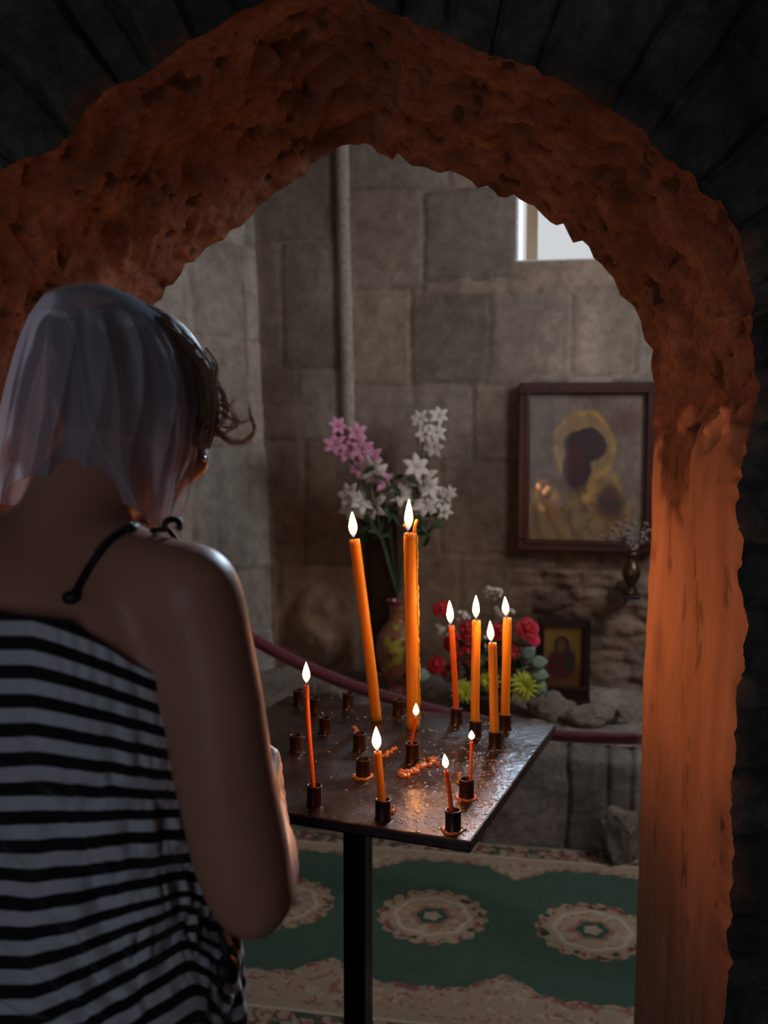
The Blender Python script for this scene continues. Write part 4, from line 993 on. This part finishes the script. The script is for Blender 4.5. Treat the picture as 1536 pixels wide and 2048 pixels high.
# legs and feet
for s in (1, -1):
    b.chain([(B(.09 * s, 0, .80), .085), (B(.09 * s, .01, .62), .075), (B(.085 * s, .015, .47), .055), (B(.085 * s, .0, .34), .052), (B(.085 * s, 0, .10), .034)]); b.chain([(B(.085 * s, -.01, .07), .034), (B(.09 * s, .06, .045), .032), (B(.095 * s, .13, .032), .026)])
raw = b.make('raw', M_SKIN)
rm = raw.modifiers.new('r', 'REMESH'); rm.mode = 'VOXEL'; rm.voxel_size = .0042; rm.use_smooth_shade = True
sm_ = raw.modifiers.new('s', 'SMOOTH'); sm_.factor = .5; sm_.iterations = 6
dg = bpy.context.evaluated_depsgraph_get(); dg.update()
me = bpy.data.meshes.new_from_object(raw.evaluated_get(dg)); me.name = 'body'
bpy.data.objects.remove(raw)
# extra smoothing above the elbows so limbs flow together, hands excluded
nv = len(me.vertices); co = np.zeros(nv * 3); me.vertices.foreach_get('co', co); co = co.reshape(-1, 3)
ed = np.zeros(len(me.edges) * 2, int); me.edges.foreach_get('vertices', ed); ed = ed.reshape(-1, 2)
deg = np.bincount(ed.ravel(), minlength=nv)[:, None].clip(1)
hands = np.minimum(np.linalg.norm(co - np.array(wr + Vector((0, .06, .02))), axis=1), np.linalg.norm(co - np.array(lwr + Fw * .06), axis=1))
hdist = np.linalg.norm(co - np.array(HC), axis=1)
wgt = (sstep(.10, .16, hands) * sstep(.11, .17, hdist))[:, None]
for _ in range(60):
    s_ = np.zeros_like(co); np.add.at(s_, ed[:, 0], co[ed[:, 1]]); np.add.at(s_, ed[:, 1], co[ed[:, 0]]); co = co + (s_ / deg - co) * .6 * wgt
me.vertices.foreach_set('co', co.ravel()); me.update()
body = bpy.data.objects.new('body', me); C.objects.link(body); body.parent = woman; body.matrix_parent_inverse = Matrix.Translation(-woman.location)
if not me.materials: me.materials.append(M_SKIN)
me.polygons.foreach_set('use_smooth', [True] * len(me.polygons))
bodyb = BVHTree.FromPolygons([Vector(q) for q in co], [tuple(p.vertices) for p in me.polygons])
def hitp(px, py, lift=.002):
    o0 = Vector((0, 0, H)); d = (P(px, py, 1) - o0).normalized(); h = bodyb.ray_cast(o0, d)
    return (h[0] - d * lift) if h[0] else None

# striped top
def ztop(l):  # neckline height by lateral position on the back
    a = abs(l)
    return float(np.interp(a, [0, .085, .10, .125, .145, .16], [1.262, 1.262, 1.260, 1.232, 1.205, 1.19]))
KN = toB(P(458, 1930, .90))  # side knot
nu, nz = 300, 230; v = []; at = []
th = np.linspace(0, 2 * PI, nu, endpoint=False)
zsv = np.array([t[0] for t in TOR])
def sh0(z0): return np.interp(z0, [.88, .92, .96, 1.0, 1.04, 1.08, 1.12, 1.17, 1.22, 1.27], [.085, .080, .062, .040, .022, .006, -.008, -.030, -.048, -.058])
pts_ = np.zeros((nu, nz, 3)); zz0 = np.zeros((nu, nz))
for i, t_ in enumerate(th):
    # angle 0 = right side, -90 = back, +90 = front
    x = math.cos(t_); y = math.sin(t_); ex = .85; cx_ = math.copysign(abs(x) ** ex, x); cy_ = math.copysign(abs(y) ** ex, y)
    zt_ = ztop(.15 * cx_) if y < 0 else max(ztop(.15 * cx_), 1.2)
    if y >= 0: zt_ = float(np.interp(abs(.15 * cx_), [0, .06, .10, .13, .16], [1.235, 1.24, 1.235, 1.215, 1.19]))
    hem = .80
    for j in range(nz):
        z = hem + (zt_ - hem) * j / (nz - 1); pts_[i, j] = (cx_, cy_, z)
cx_ = pts_[..., 0]; cy_ = pts_[..., 1]; z = pts_[..., 2]
aa = np.interp(z, zsv, [t[2] for t in TOR]); bb_ = np.interp(z, zsv, [t[3] for t in TOR]); ff_ = np.interp(z, zsv, [t[1] for t in TOR])
# scapula / bust allowance
back = np.clip(-cy_, 0, 1); fr = np.clip(cy_, 0, 1)
al = .008 + .018 * back * sstep(1.06, 1.20, z) * np.clip(1 - np.abs(np.abs(cx_) - .6) / .5, 0, 1) + .030 * fr * np.exp(-((z - 1.14) / .05) ** 2) * np.clip(1 - np.abs(np.abs(cx_) - .5) / .6, 0, 1)
al = al + .010 * (1 - sstep(.90, 1.02, z)) + .004 * np.exp(-((z - 1.02) / .06) ** 2)
L_ = (aa + al) * cx_; F_ = ff_ + (bb_ + al) * cy_
# drape folds radiating from the side knot and hanging folds
ang_ = np.arctan2(z - KN[2], (KN[0] - L_) + 1e-4); dist = np.sqrt((L_ - KN[0]) ** 2 + (z - KN[2]) ** 2)
pz = np.stack([L_ * 1.0, z, F_ * 0 + cy_], -1).reshape(-1, 3); nzl = fbm(pz, 12, 3, 5).reshape(nu, nz)
fold = .0065 * np.sin(ang_ * 15 + 2.5 * nzl) * sstep(.015, .06, dist) * (1 - sstep(.16, .34, dist)) * (cx_ > -.2)
fold += .0040 * np.sin(z * 95 + 14 * L_ + 3.5 * nzl) * (1 - sstep(1.08, 1.18, z)) * sstep(.88, .93, z)
top_g = .0016 * np.sin(cx_ * 95 + 20 * (1.262 - z)) * sstep(1.14, 1.23, z) * (np.abs(cx_) > .45)
fold += top_g + .004 * nzl * (1 - sstep(1.1, 1.2, z))
nl = np.stack([cx_ / aa, cy_ / bb_], -1); nl /= np.linalg.norm(nl, axis=-1)[..., None]
L_ = L_ + nl[..., 0] * fold; F_ = F_ + nl[..., 1] * fold
t1_ = np.clip((L_ + .03) / .185, 0, 1.05) ** 1.35; t1_ = np.where(cx_ < 0, np.clip((-L_ - .06) / .185, 0, 1) ** 1.35 * .6, t1_); 
t1_ = np.where(cy_ > .3, t1_ * .6, t1_)
z0 = z.copy()
for _ in range(12): z0 = z0 * .4 + .6 * (z - sh0(z0) * t1_)
wx = BC.x + L_ * Rt.x + F_ * Fw.x; wy = BC.y + L_ * Rt.y + F_ * Fw.y; fz = (1 - sstep(-.2, .4, cy_))
dep = wy * math.cos(TH) - (z - H) * math.sin(TH); hy = (z - H) * math.cos(TH) + wy * math.sin(TH)
iy = 1024 - FPX * hy / dep; ix = 768 + FPX * wx / dep
iy = iy * fz + (850 + (H - z) * FPX / .87) * (1 - fz); gx = np.clip((ix - 60) / 270, 0, 1.6) ** 1.2 * fz
y0 = iy.copy()
for _ in range(30): y0 = .5 * y0 + .5 * (iy - gx * np.interp(y0, [1150, 1215, 1300, 1407, 1470, 1528, 1586, 1646, 1698, 1752, 1800, 1850, 1895, 1950, 2010, 2100], [112, 112, 92, 61, 45, 29, 10, -11, -23, -28, -51, -62, -83, -105, -125, -140]))
stp = (y0 - 1214) / 58.0 + .13 * nzl * sstep(1350, 1600, iy)
vv = [B(a, c_, d) for a, c_, d in zip(L_.ravel(), F_.ravel(), z.ravel())]
M_TOP = mat('black and white striped jersey', (.5, .5, .5), .85, spec=.2)
a = N(M_TOP, 'ShaderNodeAttribute', attribute_name='stripe'); md = N(M_TOP, 'ShaderNodeMath', operation='FRACT'); LK(M_TOP, a.outputs['Fac'], md.inputs[0])
rp_ = ramp(M_TOP, md.outputs[0], [(0, (.010, .009, .012)), (.46, (.010, .009, .012)), (.50, (.56, .55, .60)), (.97, (.56, .55, .60))]); rp_.color_ramp.elements.new(1.0).color = (.012, .012, .016, 1)
LK(M_TOP, rp_.outputs[0], bsdf(M_TOP).inputs['Base Color']); bsdf(M_TOP).inputs['Sheen Weight'].default_value = .15
n_ = noise_node(M_TOP, 300, 3, .6); bump(M_TOP, [(n_.outputs[0], .001, .3)])
top = mk('striped_top', vv, grid(nu, nz, True), M_TOP, woman); attr(top, 'stripe', stp.ravel()); top['label'] = 'black and white striped sleeveless top'
s_ = top.modifiers.new('t', 'SOLIDIFY'); s_.thickness = .0014; s_.offset = 0
# knot at the side seam
b = MB(); kc = P(450, 1935, .875)
b.ell(kc, .012, .014, .011, nu=14, nv=10); b.tube([Vector(q) for q in spline([kc, kc + Vector((.002, -.004, .018)), kc + Vector((-.006, .002, .035))], 8)], [.006, .005, .004, .004, .004, .003, .003, .002], 8); b.tube([Vector(q) for q in spline([kc, kc + Vector((-.006, -.008, -.014)), kc + Vector((-.012, -.006, -.03))], 8)], [.006, .006, .005, .005, .004, .004, .003, .002], 8)
b.make('side_tie', M_STRAP, top)
# straps
def strap(pxs, r=.0042):
    pts = [hitp(x, y, .0022) for x, y in pxs]; return [p for p in pts if p]
b = MB(); sp_ = strap([(142, 1200), (152, 1182), (165, 1158), (180, 1132), (200, 1104), (222, 1080), (248, 1062), (272, 1052), (288, 1048)])
last = sp_[-1]; sp_ += [last + Fw * .03 + Vector((0, 0, -.004)), last + Fw * .06 + Vector((.005, 0, -.04))]
b.tube([Vector(q) for q in spline(sp_, 50)], .0040, 10, flat=.7); kp = sp_[0]; b.ell(kp + Vector((0, 0, .002)), .008, .005, .006, nu=12, nv=8)
b.make('shoulder_strap', M_STRAP, woman)['label'] = 'thin black shoulder strap'
b = MB(); rc = hitp(330, 1056, .001) or P(340, 1055, .92); rc = P(345, 1052, .90)
b.tube([rc + Vector((.0065 * math.cos(t_), .004 * math.sin(t_ * 2), .0060 * math.sin(t_))) for t_ in np.linspace(-.4, 3.8, 20)], .0033, 10); b.tube([rc + Vector((-.007, 0, -.003)), rc + Vector((-.02, .01, -.005)), rc + Vector((-.035, .02, -.02))], .003, 8); b.make('strap_bow', M_STRAP, woman)
b = MB(); nk = [hitp(x, y, .0012) for x, y in [(182, 1108), (200, 1088), (222, 1067), (245, 1052), (268, 1045), (284, 1046)]]; nk = [q for q in nk if q]
b.tube([Vector(q) for q in spline(nk, 40)], .0007, 6); b.make('necklace', M_CHROME, woman)['label'] = 'thin silver necklace chain'

# skirt: long, vertical stripes, to the ankles
nu, nz = 160, 60; v = []; at = []
for i in range(nu):
    t_ = 2 * PI * i / nu
    for j in range(nz):
        z = .965 - (.965 - .13) * j / (nz - 1); q = j / (nz - 1)
        a = float(np.interp(z, [.1, .6, .8, .9, .97], [.25, .21, .146, .143, .138])); d = float(np.interp(z, [.1, .6, .8, .9, .97], [.20, .16, .094, .092, .088]))
        wv_ = 1 + (.004 + .05 * q) * math.sin(t_ * 11 + .6 * math.sin(3 * q)); kk_ = max(0, (z - .6) / .37); v.append(B(a * math.cos(t_) * wv_ + .016 * kk_, d * math.sin(t_) * wv_ + .055 * kk_, z)); at.append(i / nu * 44)
M_SK = mat('blue and white striped skirt cloth', (.2, .25, .4), .85, spec=.2); a = N(M_SK, 'ShaderNodeAttribute', attribute_name='stripe'); md = N(M_SK, 'ShaderNodeMath', operation='FRACT'); LK(M_SK, a.outputs['Fac'], md.inputs[0])
rp_ = ramp(M_SK, md.outputs[0], [(0, (.02, .035, .10)), (.56, (.02, .035, .10)), (.60, (.50, .54, .72)), (.94, (.50, .54, .72))]); LK(M_SK, rp_.outputs[0], bsdf(M_SK).inputs['Base Color'])
sk = mk('skirt', v, grid(nu, nz, True), M_SK, woman); at = np.array(at); attr(sk, 'stripe', at); s_ = sk.modifiers.new('t', 'SOLIDIFY'); s_.thickness = .002; sk['label'] = 'long blue and white striped skirt'
for s in (1, -1):
    b = MB(); b.chain([(B(.085 * s, -.02, .042), .041), (B(.09 * s, .06, .036), .038), (B(.097 * s, .14, .030), .031)], 20)
    b.v = [(x, y, max(z, .001)) for x, y, z in b.v]; b.make('shoe', M_STRAP, woman)

# hair
b = MB(); b.ell(Hd(0, -.012, .022), .070, .083, .080, Mh, 32, 24)
b.ell(P(150, 668, 1.0), .026, .026, .026, None, 20, 14); b.ell(P(200, 690, 1.02), .030, .030, .030, None, 20, 14)
hair = b.make('hair', M_HAIR, woman)
b = MB(); rnd = random.Random(21)
def Dh(x, y, Y): return P(x, y, Y)
for k in range(420):
    s0 = rnd.random(); Yd = 1.02 + rnd.uniform(-.03, .05)
    x0 = 300 + rnd.uniform(-25, 35); y0 = 628 + rnd.uniform(-8, 20) + s0 * 25
    bulge = rnd.uniform(.0, 1)
    x1 = 372 + 30 * bulge + rnd.uniform(-4, 4); y1 = 690 + 30 * s0 + 10 * bulge
    x2 = 398 + 30 * bulge + rnd.uniform(-5, 5); y2 = 765 + rnd.uniform(-12, 12)
    x3 = 398 + 36 * bulge + rnd.uniform(-6, 4); y3 = 830 + rnd.uniform(-15, 15)
    x4 = 385 + 36 * bulge + rnd.uniform(-10, 4); y4 = 880 + rnd.uniform(-25, 18)
    pts = [Dh(x0, y0, Yd + .0), Dh(x1, y1, Yd + .01), Dh(x2, y2, Yd + .02), Dh(x3, y3, Yd + .015), Dh(x4, y4, Yd + .0)]
    b.tube([Vector(q) for q in spline(pts, 14)], [.0009 + .0009 * math.sin(PI * q / 13) for q in range(14)], 5)
for k in range(70):   # crown strands over the skull
    t0 = rnd.uniform(-1.2, 1.2); pts = []
    for q in range(8):
        ph = -.2 + q * .28; pts.append(Hd(.077 * math.sin(t0) * math.cos(ph * .3), -.012 + .088 * math.cos(ph + .7) * math.cos(t0), .024 + .085 * math.sin(ph + .7) * math.cos(t0)))
    b.tube([Vector(q) for q in spline(pts, 12)], .0012, 5)
b.make('hair_strands', M_HAIR, hair)
b = MB()
wisp = [([(425, 770), (447, 790), (450, 830), (432, 858)], 10), ([(428, 850), (450, 872), (480, 886), (503, 872), (509, 852), (500, 832)], 9), ([(430, 858), (455, 880), (485, 883), (507, 862), (502, 838), (496, 815)], 7),
        ([(428, 800), (452, 812), (468, 830), (474, 850), (462, 860)], 7), ([(430, 820), (455, 835), (480, 845), (500, 840)], 5), ([(420, 830), (440, 850), (470, 852), (478, 838)], 7), ([(428, 760), (440, 775), (436, 800)], 6), ([(425, 870), (440, 872), (462, 858), (470, 835)], 6), ([(410, 700), (430, 730), (434, 765)], 5), ([(430, 810), (446, 800), (456, 815), (470, 800)], 4)]
for pts, cnt in wisp:
    for k in range(cnt):
        jx, jy, jd_ = rnd.uniform(-5, 5), rnd.uniform(-5, 5), rnd.uniform(-.012, .012)
        pp_ = [Dh(x + jx * (1 - i * .1) + rnd.uniform(-2, 2), y + jy + rnd.uniform(-2, 2), 1.05 + jd_ - .003 * i) for i, (x, y) in enumerate(pts)]
        b.tube([Vector(q) for q in spline(pp_, 18)], [.00045 * (1 - q / 22) + .00015 for q in range(18)], 4)
b.make('loose_curls', M_HAIRL, hair)['label'] = 'fine lighter curls beside the cheek'
b = MB(); ep = P(408, 918, 1.05); b.tube([ep + Vector((-.006, 0, .03)), ep], .0004, 5); b.ell(ep, .0025, .0025, .0035, nu=8, nv=6); b.make('earring', M_CHROME, woman)

# sheer headscarf
YL = [566, 574, 585, 600, 630, 660, 700, 760, 820, 880, 940, 1000, 1056]
XL = [150, 118, 92, 78, 58, 45, 32, 16, 2, -12, -26, -38, -45]
XR = [200, 222, 250, 280, 322, 353, 378, 395, 404, 399, 390, 377, 354]
nu, nz = 300, 190; pts_ = np.zeros((nu, nz, 3)); layers_highlight = np.zeros((nu, nz))
tt = np.linspace(math.radians(-6), math.radians(235), nu)
for i, t_ in enumerate(tt):
    dg_ = math.degrees(t_)
    hemy = float(np.interp(dg_, [-6, 20, 45, 58, 72, 87, 104, 120, 135, 150, 180, 235], [1054, 1054, 1051, 1045, 1018, 990, 966, 948, 962, 988, 1004, 1010]))
    for j in range(nz):
        q = j / (nz - 1); y = 566 + (hemy - 566) * q ** 1.05
        xl = np.interp(y, YL, XL); xr = np.interp(y, YL, XR)
        if j == 0: xl, xr = 170, 178
        pinch = float(sstep(880, 1056, y)); 
        yc = 1.055; bd = float(np.interp(y, [566, 580, 620, 700, 800, 900, 1000, 1056], [.02, .065, .105, .128, .132, .128, .118, .098]))
        cx_ = (xl + xr) / 2; hw = (xr - xl) / 2
        # folds
        am = float(sstep(585, 700, y)) * (.7 + .6 * pinch)
        fo = .0085 * (1 - 2 * abs(math.sin(t_ * 4.5 + .0030 * (y - 800))) ** .8) + .0055 * (1 - 2 * abs(math.sin(t_ * 7.5 + 1.3 - .0050 * (y - 700))) ** .8) + .0012 * math.sin(t_ * 27 + .012 * y)
        edge = 1 - math.exp(-((t_ - math.radians(-6)) / .12)) if True else 1
        fo *= am * min(1, edge + .1) * float(1 - sstep(3.2, 4.2, t_) * .5)
        c_ = math.cos(t_); s__ = math.sin(t_)
        # gather folds of right part toward the knot at lower right
        if dg_ < 118 and pinch > 0:
            tgt = 330; X = cx_ + hw * c_; X = X + (tgt - X) * pinch * .55 * float(1 - sstep(math.radians(60), math.radians(118), t_)) * (1 if dg_ > 15 else dg_ / 15 if dg_ > 0 else 0)
        else: X = cx_ + hw * c_
        Yd = yc - bd * math.copysign(abs(s__) ** .62, s__) - fo * 1.6
        pnt = P(X, y, yc - bd * s__ * .8) ; pnt = P(X + fo * 1500 * abs(c_) * .25, y, Yd)
        pts_[i, j] = pnt
        if 0 < s__ and dg_ < 178:
            sx = np.interp(y, [585, 625, 670, 740, 820, 900, 980, 1045], [88, 128, 153, 163, 172, 205, 255, 296])
            r1 = np.interp(y, [600, 660, 720, 800, 860, 920, 1045], [232, 262, 276, 284, 300, 314, 322]); r2 = np.interp(y, [585, 700, 800, 900, 1045], [172, 176, 196, 232, 300])
            k_ = .16 * float(sstep(0, 14, sx - X)) * float(sstep(950, 860, y) if False else 1 - sstep(860, 960, y)) + .30 * math.exp(-((X - sx) / 3.5) ** 2) * float(sstep(590, 620, y))
            k_ += .30 * math.exp(-((X - r1) / (9 if X < r1 else 22)) ** 2) * float(1 - sstep(900, 1020, y) * .4) * float(sstep(600, 640, y)) + .22 * math.exp(-((X - r2) / 10) ** 2) * float(sstep(590, 620, y)) * float(1 - sstep(760, 860, y))  # bright fold ridges: highlights painted in as extra opacity
            k_ += .25 * float(sstep(345, 395, X)) * float(1 - sstep(860, 960, y)) + .30 * float(1 - sstep(582, 640, y))
            layers_highlight[i, j] = k_
vv = pts_.reshape(-1, 3)
M_SC = bpy.data.materials.new('sheer lilac voile'); M_SC.use_nodes = True; nt = M_SC.node_tree; nt.nodes.clear()
o_ = nt.nodes.new('ShaderNodeOutputMaterial'); tr = nt.nodes.new('ShaderNodeBsdfTransparent'); di = nt.nodes.new('ShaderNodeBsdfDiffuse'); tl = nt.nodes.new('ShaderNodeBsdfTranslucent'); m1 = nt.nodes.new('ShaderNodeMixShader'); m2 = nt.nodes.new('ShaderNodeMixShader'); lw_ = nt.nodes.new('ShaderNodeLayerWeight'); lw_.inputs[0].default_value = .35
mr = nt.nodes.new('ShaderNodeMapRange'); mr.inputs[3].default_value = .34; mr.inputs[4].default_value = .97
di.inputs[0].default_value = (.62, .66, .80, 1); tl.inputs[0].default_value = (.66, .56, .60, 1); m1.inputs[0].default_value = .5
nt.links.new(lw_.outputs['Facing'], mr.inputs[0]); da = nt.nodes.new('ShaderNodeAttribute'); da.attribute_name = 'layers'; ad = nt.nodes.new('ShaderNodeMath'); ad.operation = 'ADD'; ad.use_clamp = True; nt.links.new(mr.outputs[0], ad.inputs[0]); nt.links.new(da.outputs['Fac'], ad.inputs[1]); nt.links.new(ad.outputs[0], m2.inputs[0])
nt.links.new(di.outputs[0], m1.inputs[1]); nt.links.new(tl.outputs[0], m1.inputs[2]); nt.links.new(tr.outputs[0], m2.inputs[1]); nt.links.new(m1.outputs[0], m2.inputs[2]); nt.links.new(m2.outputs[0], o_.inputs[0])
sc = mk('headscarf', vv, grid(nu, nz), M_SC, woman); sc['label'] = 'sheer pale lilac headscarf'; attr(sc, 'layers', layers_highlight.ravel())  # layers holds doubled cloth and the painted fold highlights
# hem roll along free edge
b = MB(); b.tube([Vector(q) for q in pts_[0][4::3]], .0007, 5); b.tube([Vector(q) for q in pts_[:, -1][::3]], .0007, 5); b.make('hem', M_SC, sc)
